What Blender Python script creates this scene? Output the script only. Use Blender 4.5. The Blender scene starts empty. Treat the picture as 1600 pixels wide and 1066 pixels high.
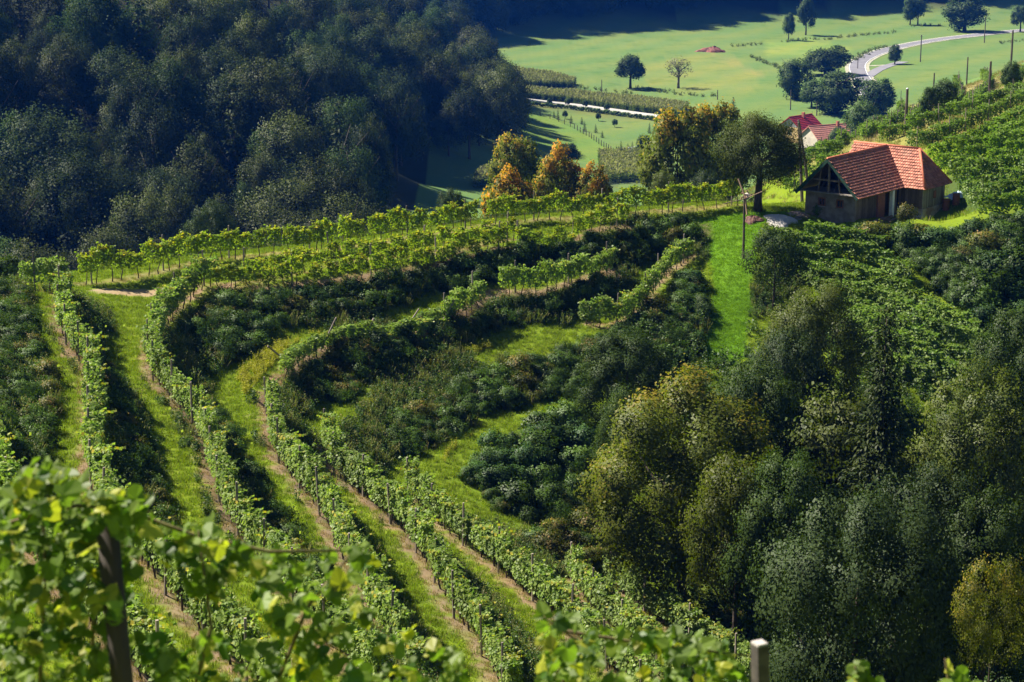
import bpy, math, random
import numpy as np
from mathutils import Vector, Matrix

# ------------------------------------------------------------------ camera, sky, sun, exposure
SC = bpy.context.scene
COL = SC.collection
R = math.radians
CAM_H = 85.0                       # camera height above the valley datum
PITCH = R(14.0)
LENS = 70.0
FPX = LENS / 36.0 * 1600.0         # focal length in pixels of the 1600 px wide photograph

cam_d = bpy.data.cameras.new('camera')
cam = bpy.data.objects.new('camera', cam_d)
COL.objects.link(cam)
cam.location = (0, 0, CAM_H)
cam.rotation_euler = (math.pi / 2 - PITCH, 0, 0)
cam_d.lens = LENS
cam_d.sensor_width = 36
cam_d.clip_start = 0.2
cam_d.clip_end = 9000
cam_d.dof.use_dof = True
cam_d.dof.focus_distance = 128
cam_d.dof.aperture_fstop = 4.2
SC.camera = cam

SUN_AZ_L, SUN_EL = R(26), R(47.5)    # sun stands beyond the scene on the left
sun_to = Vector((-math.cos(SUN_AZ_L) * math.cos(SUN_EL), math.sin(SUN_AZ_L) * math.cos(SUN_EL), math.sin(SUN_EL)))
world = bpy.data.worlds.new('World')
SC.world = world
world.use_nodes = True
wn = world.node_tree
bg = wn.nodes['Background']
sky = wn.nodes.new('ShaderNodeTexSky')
sky.sky_type = 'NISHITA'
sky.sun_disc = False
sky.sun_elevation = SUN_EL
sky.sun_rotation = math.atan2(sun_to.x, sun_to.y)
sky.air_density = 0.55
sky.dust_density = 0.1
wn.links.new(sky.outputs[0], bg.inputs[0])
bg.inputs[1].default_value = 0.05
sl = bpy.data.lights.new('sun', 'SUN')
sl.energy = 5.0
sl.angle = R(0.53)
sl.color = (1.0, 0.93, 0.80)
sun = bpy.data.objects.new('sun', sl)
COL.objects.link(sun)
sun.rotation_euler = sun_to.to_track_quat('Z', 'Y').to_euler()
sun.location = (0, 0, 300)
SC.view_settings.view_transform = 'Standard'
SC.view_settings.look = 'None'
SC.view_settings.exposure = 1.7
SC.view_settings.gamma = 1
SC.cycles.max_bounces = 4
SC.cycles.diffuse_bounces = 2
SC.cycles.transmission_bounces = 2
SC.cycles.glossy_bounces = 2
SC.cycles.transparent_max_bounces = 6

# ------------------------------------------------------------------ photograph pixel -> place
CP, SP = math.cos(PITCH), math.sin(PITCH)

def ray(px, py):
    px = np.asarray(px, float); py = np.asarray(py, float)
    r = (px - 800) / FPX; u = (533 - py) / FPX
    return np.stack([r, CP + u * SP, -SP + u * CP], -1)

def atz(px, py, z):                # z is relative to the camera
    d = ray(px, py)
    return d * (np.asarray(z, float) / d[..., 2])[..., None]

def atd(px, py, dist):
    d = ray(px, py)
    return d * (np.asarray(dist, float) / d[..., 1])[..., None]

def topx(x, y, z):                 # z relative to the camera
    dep = y * CP - z * SP
    return 800 + FPX * x / dep, 533 - FPX * (y * SP + z * CP) / dep

# ------------------------------------------------------------------ terrace rows: pixel polylines with heights (relative to the camera)
# order: far right -> left -> near; the uphill side is the right hand of the walking direction
ROWS = {
 'T':  dict(p=[(1150,323),(1116,327),(1047,331),(977,336),(883,343),(828,347),(760,354),(700,366),(640,374),(560,386),(490,398),(400,402),(330,409),(260,424),(200,438),(130,447)],
            z=[-27.6,-27.6,-27.6,-27.6,-27.6,-27.6,-27.6,-27.6,-27.5,-27.4,-27.2,-27.2,-27.1,-27.0,-27.0,-27.0], w=2.0),
 'M':  dict(p=[(800,376),(760,384),(700,393),(600,405),(500,418),(420,432),(345,447)], z=[-27.9,-27.9,-27.8,-27.7,-27.5,-27.3,-27.1], w=1.6),
 'R1': dict(p=[(50,452),(80,449),(104,452),(98,490),(103,522),(125,555),(146,580),(149,620),(151,680),(148,740),(158,790),(185,835),(232,880),(290,950),(330,990),(400,1066),(470,1140)], z=[-25.1]*3+[-25.3]*14, w=2.4),
 'R2': dict(p=[(971,356),(939,359),(892,377),(818,388),(742,395),(692,410),(611,428),(550,438),(453,450),(408,459),(332,457),(290,472),(255,510),(238,550),(242,588),(262,608),(290,635),(318,665),(335,700),(342,740),(356,795),(400,850),(455,920),(520,1000),(590,1080)],
            z=[-28.1]*8+[-28.0,-27.9,-27.8,-27.7]+[-27.6]*13, w=2.6),
 'R3': dict(p=[(955,424),(940,432),(890,444),(844,456),(770,458),(736,480),(690,496),(640,511),(560,532),(500,548),(455,574),(430,600),(420,630),(428,665),(442,722),(465,745),(490,775),(515,810),(532,850),(562,905),(602,990),(650,1070)], z=[-30.0]*22, w=3.6),
 'R4': dict(p=[(1075,411),(1055,420),(1042,431),(1025,455),(1012,475),(992,495),(946,514),(896,504),(770,548),(700,560),(610,584),(560,640),(525,682),(505,715),(542,750),(575,772),(600,800),(640,832),(680,890),(710,958),(742,986),(778,1050),(800,1100)],
            z=[-30.4,-30.6,-30.8,-31.2,-31.5,-31.8,-32.0,-32.0]+[-32.0]*15, w=2.4),
 'R5': dict(p=[(886,638),(828,651),(790,663),(752,686),(706,704),(676,738),(640,760),(648,785),(668,802),(715,842),(750,862),(820,920),(848,945),(905,990),(960,1045),(1010,1100)], z=[-34.3]*16, w=2.2),
 'R6': dict(p=[(900,905),(915,940),(963,985),(1000,1020),(1050,1075)], z=[-36.3]*5, w=1.6),
 'R7': dict(p=[(960,915),(985,940),(1032,975),(1060,992),(1120,1025),(1180,1070)], z=[-38.0]*6, w=1.4),
 'R0': dict(p=[(-60,640),(-20,690),(2,760),(40,840),(110,930),(190,1010),(260,1090)], z=[-22.6]*7, w=2.2),
}

def resample(P, step):
    P = np.asarray(P, float)
    seg = np.linalg.norm(np.diff(P[:, :2], axis=0), axis=1)
    s = np.concatenate([[0], np.cumsum(seg)])
    n = max(2, int(round(s[-1] / step)) + 1)
    t = np.linspace(0, s[-1], n)
    return np.stack([np.interp(t, s, P[:, k]) for k in range(P.shape[1])], 1), t

def smooth_line(P, it=2):
    P = np.array(P, float)
    for _ in range(it):
        Q = P.copy(); Q[1:-1] = .25 * P[:-2] + .5 * P[1:-1] + .25 * P[2:]; P = Q
    return P

def normals(P):                    # unit right-hand normal (uphill)
    t = np.gradient(P[:, :2], axis=0)
    t /= np.linalg.norm(t, axis=1)[:, None] + 1e-9
    return np.stack([t[:, 1], -t[:, 0]], 1)

CTRL = []
ROWLINE = {}
for k, r in ROWS.items():
    p = np.array(r['p'], float)
    W = atz(p[:, 0], p[:, 1], np.array(r['z']))
    L, _ = resample(W, 0.8)
    L = smooth_line(L, 4)
    ROWLINE[k] = L
    S, _ = resample(L, 2.6)
    n = normals(S)
    CTRL.append(S)
    U = S.copy(); U[:, :2] += n * r['w']; U[:, 2] += .12
    CTRL.append(U)
    if k not in ('M', 'T'):
        D = S.copy(); D[:, :2] -= n * .45; D[:, 2] -= .12
        CTRL.append(D)

def add(kind, *pts):
    for a, b, v in pts:
        CTRL.append((atz(a, b, v) if kind == 'z' else atd(a, b, v))[None])

add('z', (160,462,-27.0),(200,466,-27.05),(240,470,-27.2),(180,490,-27.3),(215,500,-27.4),(205,540,-27.5))
# lawn, house pad, spur
add('z', (1110,340,-28.0),(1190,330,-27.8),(1262,331,-27.85),(1230,345,-28.0),(1334,341,-27.95),(1160,400,-29.7),(1110,440,-31.0),(1180,450,-31.2),(1135,500,-32.5),(1135,560,-34.2),(1200,500,-33.0),(1444,354,-29.2),(1390,350,-28.6),(1300,352,-28.6),(1495,345,-28.6))
for a, b in ((2, -2), (4, -4), (9, -2), (11, 0), (10, -5), (6, -2), (13, -2), (5, 2)):     # flat pad under the house
    CTRL.append(np.array([[26.39 + .64 * a + .77 * b, 150 + .77 * a - .64 * b, -27.85 - .06 * a * (b > -3)]]))
# slope below the house and the gully
CTRL.append(np.array([(15, 132, -33.2), (22, 130, -33.0), (30, 132, -33.2), (38, 136, -33.5), (15, 118, -37.5), (24, 116, -37.3), (34, 118, -37.5), (46, 125, -37.5),
    (8, 110, -37.0), (14, 104, -39.2), (22, 100, -41), (32, 98, -42.5), (45, 98, -44), (60, 100, -46), (9, 100, -38.8), (14, 88, -39.5), (20, 80, -40), (30, 74, -41), (45, 74, -44),
    (12, 76, -37.5), (10, 64, -33.5), (20, 62, -35), (35, 58, -36), (48, 140, -33), (60, 130, -38), (52, 155, -29.5), (62, 175, -26),
    # the slope under the camera
    (-30, 3, -3.2), (-10, 0, -1.9), (0, 0, -2.0), (10, 0, -2.4), (30, 0, -4), (-8, 9, -5.3), (0, 9.5, -5.4), (8, 10, -5.9), (-14, 22, -11), (0, 22, -12.3), (14, 22, -14), (30, 22, -17),
    (-18, 38, -17.2), (0, 38, -19.8), (14, 38, -23), (32, 38, -27), (-24, 52, -20.5), (-30, 68, -21), (-4, 53, -24.4), (7, 54, -28.2), (-40, 90, -19.5), (-36, 104, -21.3), (-46, 40, -14), (-60, 70, -14), (-60, 110, -18),
    (-30, 119, -26.2), (-44, 122, -27), (-70, 120, -25), (-60, -40, 6), (0, -40, 9), (60, -40, 5), (0, -150, 30), (-150, -150, 40), (150, -150, 25), (-150, 0, 5), (110, 20, -25),
    # behind the ridge the ground drops to the side valley
    (-40, 142, -33), (-25, 146, -34), (-10, 154, -35), (2, 162, -35.5), (12, 168, -36), (-60, 142, -33), (-60, 180, -50), (-35, 180, -50), (-10, 188, -49), (10, 195, -47), (22, 185, -36), (30, 190, -33),
    (-80, 215, -60), (-45, 220, -62), (-10, 230, -62), (15, 240, -60), (30, 232, -42)]))
# vineyard hill on the right
add('d', (1600,300,150),(1550,328,149),(1600,235,160),(1530,262,160),(1600,196,178),(1500,226,174),(1440,248,172),(1430,236,180),(1493,213,187),(1530,197,191),(1612,162,202),(1385,222,207),(1460,196,223),(1560,163,236),(1612,150,241),(1350,219,238),(1390,201,264),(1413,168,312),(1444,182,288),(1463,157,326),(1500,158,300),(1490,130,345),(1546,139,296),(1534,126,332),(1576,146,268),(1577,132,290),(1612,117,300),(1600,96,330),(1470,150,336),(1400,181,322),(1280,246,212),(1400,198,270),(1225,262,214),(1258,242,234),(1345,208,266),(1300,228,262),(1700,60,330),(1700,160,200),(1700,280,150))
CTRL.append(np.array([(70, 235, -24), (50, 240, -32), (22, 262, -54), (40, 330, -60), (62, 395, -62), (100, 395, -56), (140, 430, -62), (70, 470, -78), (30, 400, -74), (120, 250, -22), (150, 300, -28), (100, 190, -12), (110, 150, -15), (90, 110, -30), (160, 200, 0), (200, 120, 5), (200, 300, -20)]))
# valley floor and the hill with the wood
VZ = -79.0
add('z', (640,290,-70),(750,325,-66),(700,300,-68),(620,328,-66),(870,250,-75),(900,225,-77.5),(960,290,-72),(1040,240,-77),(820,195,-78),(820,160,VZ),(1000,185,VZ),(900,140,VZ),(1000,120,VZ),(1150,140,VZ),(1245,212,VZ),(1310,205,VZ),(1350,120,VZ),(1450,90,VZ),
    (1590,48,VZ),(1200,90,VZ),(1000,80,-78.5),(850,100,-78.5),(1250,65,VZ),(1400,45,-78.5),(1600,20,-78),(1120,60,-78),(1450,140,-77),(1550,100,-77),(760,100,-78),(1180,170,VZ))
CTRL.append(np.array([(-120, 232, -58), (-90, 260, -58), (-60, 262, -58), (-30, 290, -62), (-20, 350, -63), (-10, 430, -67), (-4, 500, -72), (0, 580, -76), (0, 650, -76),
    (-60, 330, -42), (-110, 330, -36), (-45, 380, -46), (-50, 450, -44), (-50, 540, -46), (-45, 620, -52), (-40, 700, -62), (-110, 420, -12), (-200, 330, -20), (-200, 450, 25), (-110, 550, -8), (-120, 680, -25), (-250, 600, 40), (-350, 400, 50), (-300, 250, -10), (-200, 200, -35),
    (-100, 820, -60), (-30, 800, -77), (20, 850, -77), (80, 900, -77), (160, 950, -77), (260, 1010, -77), (400, 1050, -77), (-60, 900, -50), (20, 950, -40), (100, 1000, -40), (200, 1060, -40), (320, 1120, -40),
    (-150, 1000, 10), (0, 1080, 30), (150, 1160, 30), (350, 1250, 30), (-100, 1400, 90), (200, 1500, 90), (600, 1400, 60), (600, 1000, -60), (600, 700, -70), (500, 500, -50), (350, 600, -78), (320, 800, -78), (300, 450, -50), (0, 3000, 60), (1500, 1500, 60), (-1500, 1500, 100), (2500, -500, 60), (-2500, -500, 60), (0, -2500, 80), (-800, 500, 90), (800, 300, -10)]))
CTRL = np.concatenate(CTRL)
keep = []
for i, q in enumerate(CTRL):
    if not keep or np.min(np.hypot(*(CTRL[keep][:, :2] - q[:2]).T)) > .55:
        keep.append(i)
CTRL = CTRL[keep]
_n = len(CTRL)
_D = np.hypot(CTRL[:, None, 0] - CTRL[None, :, 0], CTRL[:, None, 1] - CTRL[None, :, 1])
_A = np.zeros((_n + 3, _n + 3))
_A[:_n, :_n] = _D - np.eye(_n) * 0.05
_A[:_n, _n] = 1; _A[:_n, _n + 1:] = CTRL[:, :2]
_A[_n:, :_n] = _A[:_n, _n:].T
_w = np.linalg.solve(_A, np.concatenate([CTRL[:, 2], [0, 0, 0]]))

def axis(lo, f0, f1, hi, step, g):
    a = [f0]; s = step
    while a[-1] > lo: s *= g; a.append(a[-1] - s)
    b = [f1]; s = step
    while b[-1] < hi: s *= g; b.append(b[-1] + s)
    return np.array(a[::-1][:-1] + list(np.arange(f0, f1, step)) + b)
GX = axis(-3500, -46, 58, 3500, .5, 1.05)
GY = axis(-3000, 4, 212, 4500, .5, 1.032)
_X, _Y = np.meshgrid(GX, GY)
_q = np.stack([_X.ravel(), _Y.ravel()], 1)
_Z = np.empty(len(_q))
for i in range(0, len(_q), 20000):
    b = _q[i:i + 20000]
    d = np.sqrt((b[:, :1] - CTRL[None, :, 0]) ** 2 + (b[:, 1:] - CTRL[None, :, 1]) ** 2)
    _Z[i:i + 20000] = d @ _w[:_n] + _w[_n] + b @ _w[_n + 1:]
GZ = _Z.reshape(_X.shape)
GZ[1:-1, 1:-1] = .5 * GZ[1:-1, 1:-1] + .125 * (GZ[:-2, 1:-1] + GZ[2:, 1:-1] + GZ[1:-1, :-2] + GZ[1:-1, 2:])
_rs = np.random.RandomState(5)
GZ += .04 * np.sin(_X * 1.7 + np.sin(_Y * .9)) * np.sin(_Y * 1.3 + np.sin(_X * .7)) + .05 * np.sin(_X * .43 + 1) * np.cos(_Y * .37)

def H(x, y):                       # ground height, relative to the camera
    x = np.asarray(x, float); y = np.asarray(y, float)
    i = np.clip(np.searchsorted(GX, x) - 1, 0, len(GX) - 2); j = np.clip(np.searchsorted(GY, y) - 1, 0, len(GY) - 2)
    tx = (x - GX[i]) / (GX[i + 1] - GX[i]); ty = (y - GY[j]) / (GY[j + 1] - GY[j])
    return (GZ[j, i] * (1 - tx) + GZ[j, i + 1] * tx) * (1 - ty) + (GZ[j + 1, i] * (1 - tx) + GZ[j + 1, i + 1] * tx) * ty

def hit(px, py, near=45.0):        # where the sight line of a pixel meets the ground (world x, y)
    d = ray(px, py)
    s = near * (1.0035 ** np.arange(960))
    P = d[None] * s[:, None]
    below = P[:, 2] < H(P[:, 0], P[:, 1])
    k = int(np.argmax(below)) if below.any() else len(s) - 1
    lo, hi = s[max(k - 1, 0)], s[k]
    for _ in range(18):
        m = .5 * (lo + hi); q = d * m
        if q[2] < H(q[0], q[1]): hi = m
        else: lo = m
    q = d * hi
    return np.array([q[0], q[1]])

def hits(pts, near=45.0):
    return np.array([hit(a, b, near) for a, b in pts])

def G(x, y, up=0.0):               # world point on the ground
    return (float(x), float(y), float(H(x, y)) + CAM_H + up)

# ------------------------------------------------------------------ helpers: meshes, materials, objects
def mesh_from(name, V, F, material=None, smooth=False, tint=None):
    me = bpy.data.meshes.new(name)
    V = np.asarray(V, np.float32)
    if isinstance(F, np.ndarray) and F.ndim == 2:
        n, k = F.shape
        me.vertices.add(len(V)); me.vertices.foreach_set('co', V.ravel())
        me.loops.add(n * k); me.loops.foreach_set('vertex_index', F.astype(np.int32).ravel())
        me.polygons.add(n)
        me.polygons.foreach_set('loop_start', np.arange(0, n * k, k, dtype=np.int32))
        me.update(calc_edges=True)
    else:
        me.from_pydata([tuple(map(float, v)) for v in V], [], [tuple(f) for f in F])
    if smooth:
        me.polygons.foreach_set('use_smooth', np.ones(len(me.polygons), bool))
    if tint is not None:
        a = me.attributes.new('tint', 'FLOAT_COLOR', 'FACE')
        c = np.ones((len(tint), 4), np.float32); c[:, :3] = tint
        a.data.foreach_set('color', c.ravel())
    if material: me.materials.append(material)
    me.validate()
    return me

class MB:                          # collects boxes, bars, tubes and free polygons for one mesh
    def __init__(s): s.v = []; s.f = []
    def poly(s, pts, faces):
        b = len(s.v); s.v += [tuple(map(float, p)) for p in pts]; s.f += [tuple(b + i for i in f) for f in faces]; return s
    def box(s, x0, x1, y0, y1, z0, z1):
        return s.poly([(x0,y0,z0),(x1,y0,z0),(x1,y1,z0),(x0,y1,z0),(x0,y0,z1),(x1,y0,z1),(x1,y1,z1),(x0,y1,z1)],
                      [(3,2,1,0),(4,5,6,7),(0,1,5,4),(1,2,6,5),(2,3,7,6),(3,0,4,7)])
    def bar(s, a, b, w, h, up=(0, 0, 1)):
        a, b = Vector(a), Vector(b); t = (b - a).normalized(); u = Vector(up)
        sd = t.cross(u)
        if sd.length < 1e-4: sd = t.cross(Vector((1, 0, 0)))
        sd.normalize(); u = sd.cross(t)
        q = [p + sd * (w / 2 * i) + u * (h / 2 * j) for p in (a, b) for i, j in ((-1,-1),(1,-1),(1,1),(-1,1))]
        return s.poly(q, [(3,2,1,0),(4,5,6,7),(0,1,5,4),(1,2,6,5),(2,3,7,6),(3,0,4,7)])
    def tube(s, pts, rad, n=6):
        pts = [Vector(p) for p in pts]; b = len(s.v)
        for i, p in enumerate(pts):
            t = (pts[min(i + 1, len(pts) - 1)] - pts[max(i - 1, 0)]).normalized()
            x = t.cross(Vector((.31, .95, .05)))
            if x.length < .05: x = t.cross(Vector((1, 0, 0)))
            x.normalize(); y = t.cross(x)
            for k in range(n):
                a = 2 * math.pi * k / n
                s.v.append(tuple(p + (x * math.cos(a) + y * math.sin(a)) * rad[i]))
        for i in range(len(pts) - 1):
            for k in range(n):
                s.f.append((b + i * n + k, b + i * n + (k + 1) % n, b + (i + 1) * n + (k + 1) % n, b + (i + 1) * n + k))
        s.f.append(tuple(b + (len(pts) - 1) * n + k for k in range(n)))
        s.f.append(tuple(b + k for k in reversed(range(n))))
        return s
    def mesh(s, name, material=None, smooth=False):
        return mesh_from(name, s.v, s.f, material, smooth)

def tag(o, label=None, cat=None, group=None, kind=None):
    for k, v in (('label', label), ('category', cat), ('group', group), ('kind', kind)):
        if v: o[k] = v
    return o

def obj(name, me, parent=None, loc=(0, 0, 0), rot=(0, 0, 0), scale=(1, 1, 1)):
    o = bpy.data.objects.new(name, me)
    COL.objects.link(o)
    if parent is not None: o.parent = parent
    o.location = loc; o.rotation_euler = rot
    o.scale = scale if hasattr(scale, '__len__') else (scale,) * 3
    return o

def thing(name, label, cat, loc=(0, 0, 0), rz=0.0, group=None, scale=1.0):
    o = obj(name, None, None, loc, (0, 0, rz), scale)
    o.empty_display_size = .3
    return tag(o, label, cat, group)

def nodes(name):
    m = bpy.data.materials.new(name); m.use_nodes = True
    nt = m.node_tree
    return m, nt, nt.nodes['Principled BSDF']

def N(nt, kind, **kw):
    n = nt.nodes.new(kind)
    for k, v in kw.items():
        if k.startswith('i_'): n.inputs[int(k[2:])].default_value = v
        else: setattr(n, k, v)
    return n

def mixc(nt, fac, a, b, mode='MIX'):
    n = nt.nodes.new('ShaderNodeMix'); n.data_type = 'RGBA'; n.blend_type = mode
    for sock, val in ((n.inputs[0], fac), (n.inputs[6], a), (n.inputs[7], b)):
        if hasattr(val, 'is_output') or isinstance(val, bpy.types.NodeSocket): nt.links.new(val, sock)
        elif hasattr(val, '__len__'): sock.default_value = (*val[:3], 1)
        else: sock.default_value = val
    return n.outputs[2]

def mrange(nt, v, a, b, c=0.0, d=1.0):
    n = nt.nodes.new('ShaderNodeMapRange'); n.interpolation_type = 'SMOOTHSTEP'
    nt.links.new(v, n.inputs[0])
    for i, x in enumerate((a, b, c, d)): n.inputs[i + 1].default_value = x
    return n.outputs[0]

def math_n(nt, op, a, b):
    n = nt.nodes.new('ShaderNodeMath'); n.operation = op
    for s, v in ((n.inputs[0], a), (n.inputs[1], b)):
        if isinstance(v, bpy.types.NodeSocket): nt.links.new(v, s)
        else: s.default_value = v
    return n.outputs[0]

def noise(nt, scale, detail=3.0, coord='Object', rough=.6):
    tc = nt.nodes.new('ShaderNodeTexCoord'); n = nt.nodes.new('ShaderNodeTexNoise')
    n.inputs['Scale'].default_value = scale; n.inputs['Detail'].default_value = detail; n.inputs['Roughness'].default_value = rough
    nt.links.new(tc.outputs[coord], n.inputs['Vector'])
    return n.outputs['Fac']

def leafmat(name, a, b, autumn=None, thr=.6, transl=.4, gloss=.05, vary=.35, back=None):
    m, nt, p = nodes(name)
    at = N(nt, 'ShaderNodeAttribute', attribute_name='tint')
    sep = N(nt, 'ShaderNodeSeparateColor'); nt.links.new(at.outputs['Color'], sep.inputs[0])
    f = math_n(nt, 'ADD', math_n(nt, 'MULTIPLY', sep.outputs[0], .32), math_n(nt, 'MULTIPLY', sep.outputs[1], .68))
    c = mixc(nt, f, a, b)
    if autumn:
        g = math_n(nt, 'ADD', sep.outputs[2], math_n(nt, 'MULTIPLY', math_n(nt, 'SUBTRACT', sep.outputs[1], .5), .7))
        g = math_n(nt, 'ADD', g, math_n(nt, 'MULTIPLY', math_n(nt, 'SUBTRACT', sep.outputs[0], .5), .3))
        c = mixc(nt, mrange(nt, g, thr - .16, thr + .16), c, autumn)
    oi = N(nt, 'ShaderNodeObjectInfo')
    hs = N(nt, 'ShaderNodeHueSaturation'); nt.links.new(c, hs.inputs['Color'])
    nt.links.new(mrange(nt, oi.outputs['Random'], 0, 1, 1 - vary, 1 + vary), hs.inputs['Value'])
    hs.inputs['Hue'].default_value = .5
    col = hs.outputs[0]
    df = N(nt, 'ShaderNodeBsdfDiffuse'); tr = N(nt, 'ShaderNodeBsdfTranslucent'); gl = N(nt, 'ShaderNodeBsdfGlossy')
    gl.inputs['Roughness'].default_value = .5
    nt.links.new(col, df.inputs[0])
    nt.links.new(mixc(nt, 1.0, col, back or (1.25, 1.45, .55), 'MULTIPLY'), tr.inputs[0])
    m1 = N(nt, 'ShaderNodeMixShader', i_0=transl); m2 = N(nt, 'ShaderNodeMixShader', i_0=gloss * .25)
    nt.links.new(df.outputs[0], m1.inputs[1]); nt.links.new(tr.outputs[0], m1.inputs[2])
    nt.links.new(m1.outputs[0], m2.inputs[1]); nt.links.new(gl.outputs[0], m2.inputs[2])
    nt.nodes.remove(p)
    nt.links.new(m2.outputs[0], nt.nodes['Material Output'].inputs[0])
    return m

def plain(name, a, b=None, scale=6.0, rough=.85, bump=0.0, detail=4.0, vary=.12, stretch=None, spec=.3):
    m, nt, p = nodes(name)
    b = b or tuple(x * .6 for x in a)
    tc = N(nt, 'ShaderNodeTexCoord'); mp = N(nt, 'ShaderNodeMapping')
    if stretch: mp.inputs['Scale'].default_value = stretch
    nt.links.new(tc.outputs['Object'], mp.inputs[0])
    n = N(nt, 'ShaderNodeTexNoise'); n.inputs['Scale'].default_value = scale; n.inputs['Detail'].default_value = detail
    nt.links.new(mp.outputs[0], n.inputs['Vector'])
    c = mixc(nt, mrange(nt, n.outputs['Fac'], .3, .7), a, b)
    oi = N(nt, 'ShaderNodeObjectInfo'); hs = N(nt, 'ShaderNodeHueSaturation')
    nt.links.new(c, hs.inputs['Color']); nt.links.new(mrange(nt, oi.outputs['Random'], 0, 1, 1 - vary, 1 + vary), hs.inputs['Value'])
    nt.links.new(hs.outputs[0], p.inputs['Base Color'])
    p.inputs['Roughness'].default_value = rough
    p.inputs['Specular IOR Level'].default_value = spec
    if bump:
        bp = N(nt, 'ShaderNodeBump'); bp.inputs['Strength'].default_value = bump; bp.inputs['Distance'].default_value = .03
        nt.links.new(n.outputs['Fac'], bp.inputs['Height']); nt.links.new(bp.outputs[0], p.inputs['Normal'])
    return m

# ------------------------------------------------------------------ foliage
def unit(a): return a / (np.linalg.norm(a, axis=-1, keepdims=True) + 1e-9)

def leaves_mesh(name, P, Nn, size, tint, material, rs, aspect=.8, along=None, outward=None, soft=.6):
    n = len(P)
    Nn = unit(Nn)
    if outward is not None:
        outward = unit(outward); Nn = Nn * np.where(np.sum(Nn * outward, 1, keepdims=True) < 0, -1, 1)
    t = rs.normal(size=(n, 3)) if along is None else along + rs.normal(size=(n, 3)) * .35
    u = unit(t - Nn * np.sum(t * Nn, 1, keepdims=True)); v = np.cross(Nn, u)
    s = np.broadcast_to(np.asarray(size, float), (n,))[:, None]
    V = np.stack([P + u * s * .6, P + v * s * .5 * aspect + Nn * s * .08, P - u * s * .4, P - v * s * .5 * aspect + Nn * s * .08], 1).reshape(-1, 3)
    me = mesh_from(name, V, np.arange(n * 4).reshape(-1, 4), material, tint=tint)
    if outward is not None:        # leaves shade as the rounded clump they belong to
        sh = unit(outward * soft + Nn * (1 - soft))
        me.normals_split_custom_set_from_vertices(np.repeat(sh, 4, 0).astype(np.float32).tolist())
    return me

def crown(name, seed, W, Hc, z0, n_clump, per, leaf, sig, material, inner=.35, lobes=13, lob=.34, flat=1.0, spray=0.0, low=-.55, aspect=.8, taper=0.0, gaps=.0, depth=1.0):
    """foliage as clumps of leaves on the surfaces of several billows, with gaps between them"""
    rs = np.random.RandomState(seed)
    ax = np.array([W / 2, W / 2 * depth, Hc / 2])
    L = unit(rs.normal(size=(lobes * 6, 3))); L = L[L[:, 2] > low]
    pick = [L[0]]                                                     # spread the billows evenly
    for _ in range(lobes - 1):
        dd = np.min(np.stack([np.linalg.norm(L - p, axis=1) for p in pick]), 0); pick.append(L[np.argmax(dd * rs.uniform(.6, 1, len(L)))])
    L = np.array(pick)
    br = rs.uniform(.34, .34 + lob * .5, lobes) * (13 / lobes) ** .5
    bc = L * (1.02 - br)[:, None] * rs.uniform(.78, 1.06, lobes)[:, None]
    pr = br ** 2 / np.sum(br ** 2)
    b = rs.choice(lobes, n_clump, p=pr)
    d = unit(rs.normal(size=(n_clump, 3)) + L[b] * .55 + np.array([0, 0, .2]))
    rr = 1 - inner * rs.rand(n_clump) ** 1.6 + rs.normal(size=n_clump) * .05
    if gaps: rr *= np.where(rs.rand(n_clump) < gaps * .6, rs.uniform(.5, .85, n_clump), 1)
    C = (bc[b] + d * (br[b] * rr)[:, None]) * ax
    k = n_clump
    if taper:
        h = (C[:, 2] / Hc + .5)
        C[:, :2] *= (1 - taper * np.clip(h, 0, 1.1) ** 1.2)[:, None] * (1 + .25 * taper)
    C[:, 2] = np.maximum(C[:, 2] + z0 + Hc / 2, .05)
    gl = unit(C - np.array([0, 0, z0 + Hc / 2]))
    ct = np.clip(.6 * rs.rand(k) + .4 * rs.rand(lobes)[b], 0, 1)
    P = np.repeat(C, per, 0); D = np.repeat(d, per, 0)
    P = P + rs.normal(size=P.shape) * sig * np.array([1, 1, flat])
    al = None
    if spray:
        ax2 = unit(D * .6 + np.array([0, 0, .9]))
        P += ax2 * rs.rand(len(P))[:, None] * spray
        al = ax2
    Nn = unit(D) * .7 + np.array([0, 0, .35]) + rs.normal(size=P.shape) * .5
    hf = np.clip((P[:, 2] - z0) / Hc, 0, 1)
    rad = np.clip(np.linalg.norm((P - np.array([0, 0, z0 + Hc / 2])) / ax, axis=1), 0, 1.1)
    tint = np.stack([rs.rand(len(P)), np.repeat(ct, per), np.clip(.55 * hf + .45 * rad, 0, 1)], 1)
    out = D * .8 + np.repeat(gl, per, 0) * .35 + unit(P - np.repeat(C, per, 0)) * .3
    return leaves_mesh(name, P, Nn, leaf * rs.uniform(.65, 1.25, len(P)), tint, material, rs, aspect, al, out, .72)

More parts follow.
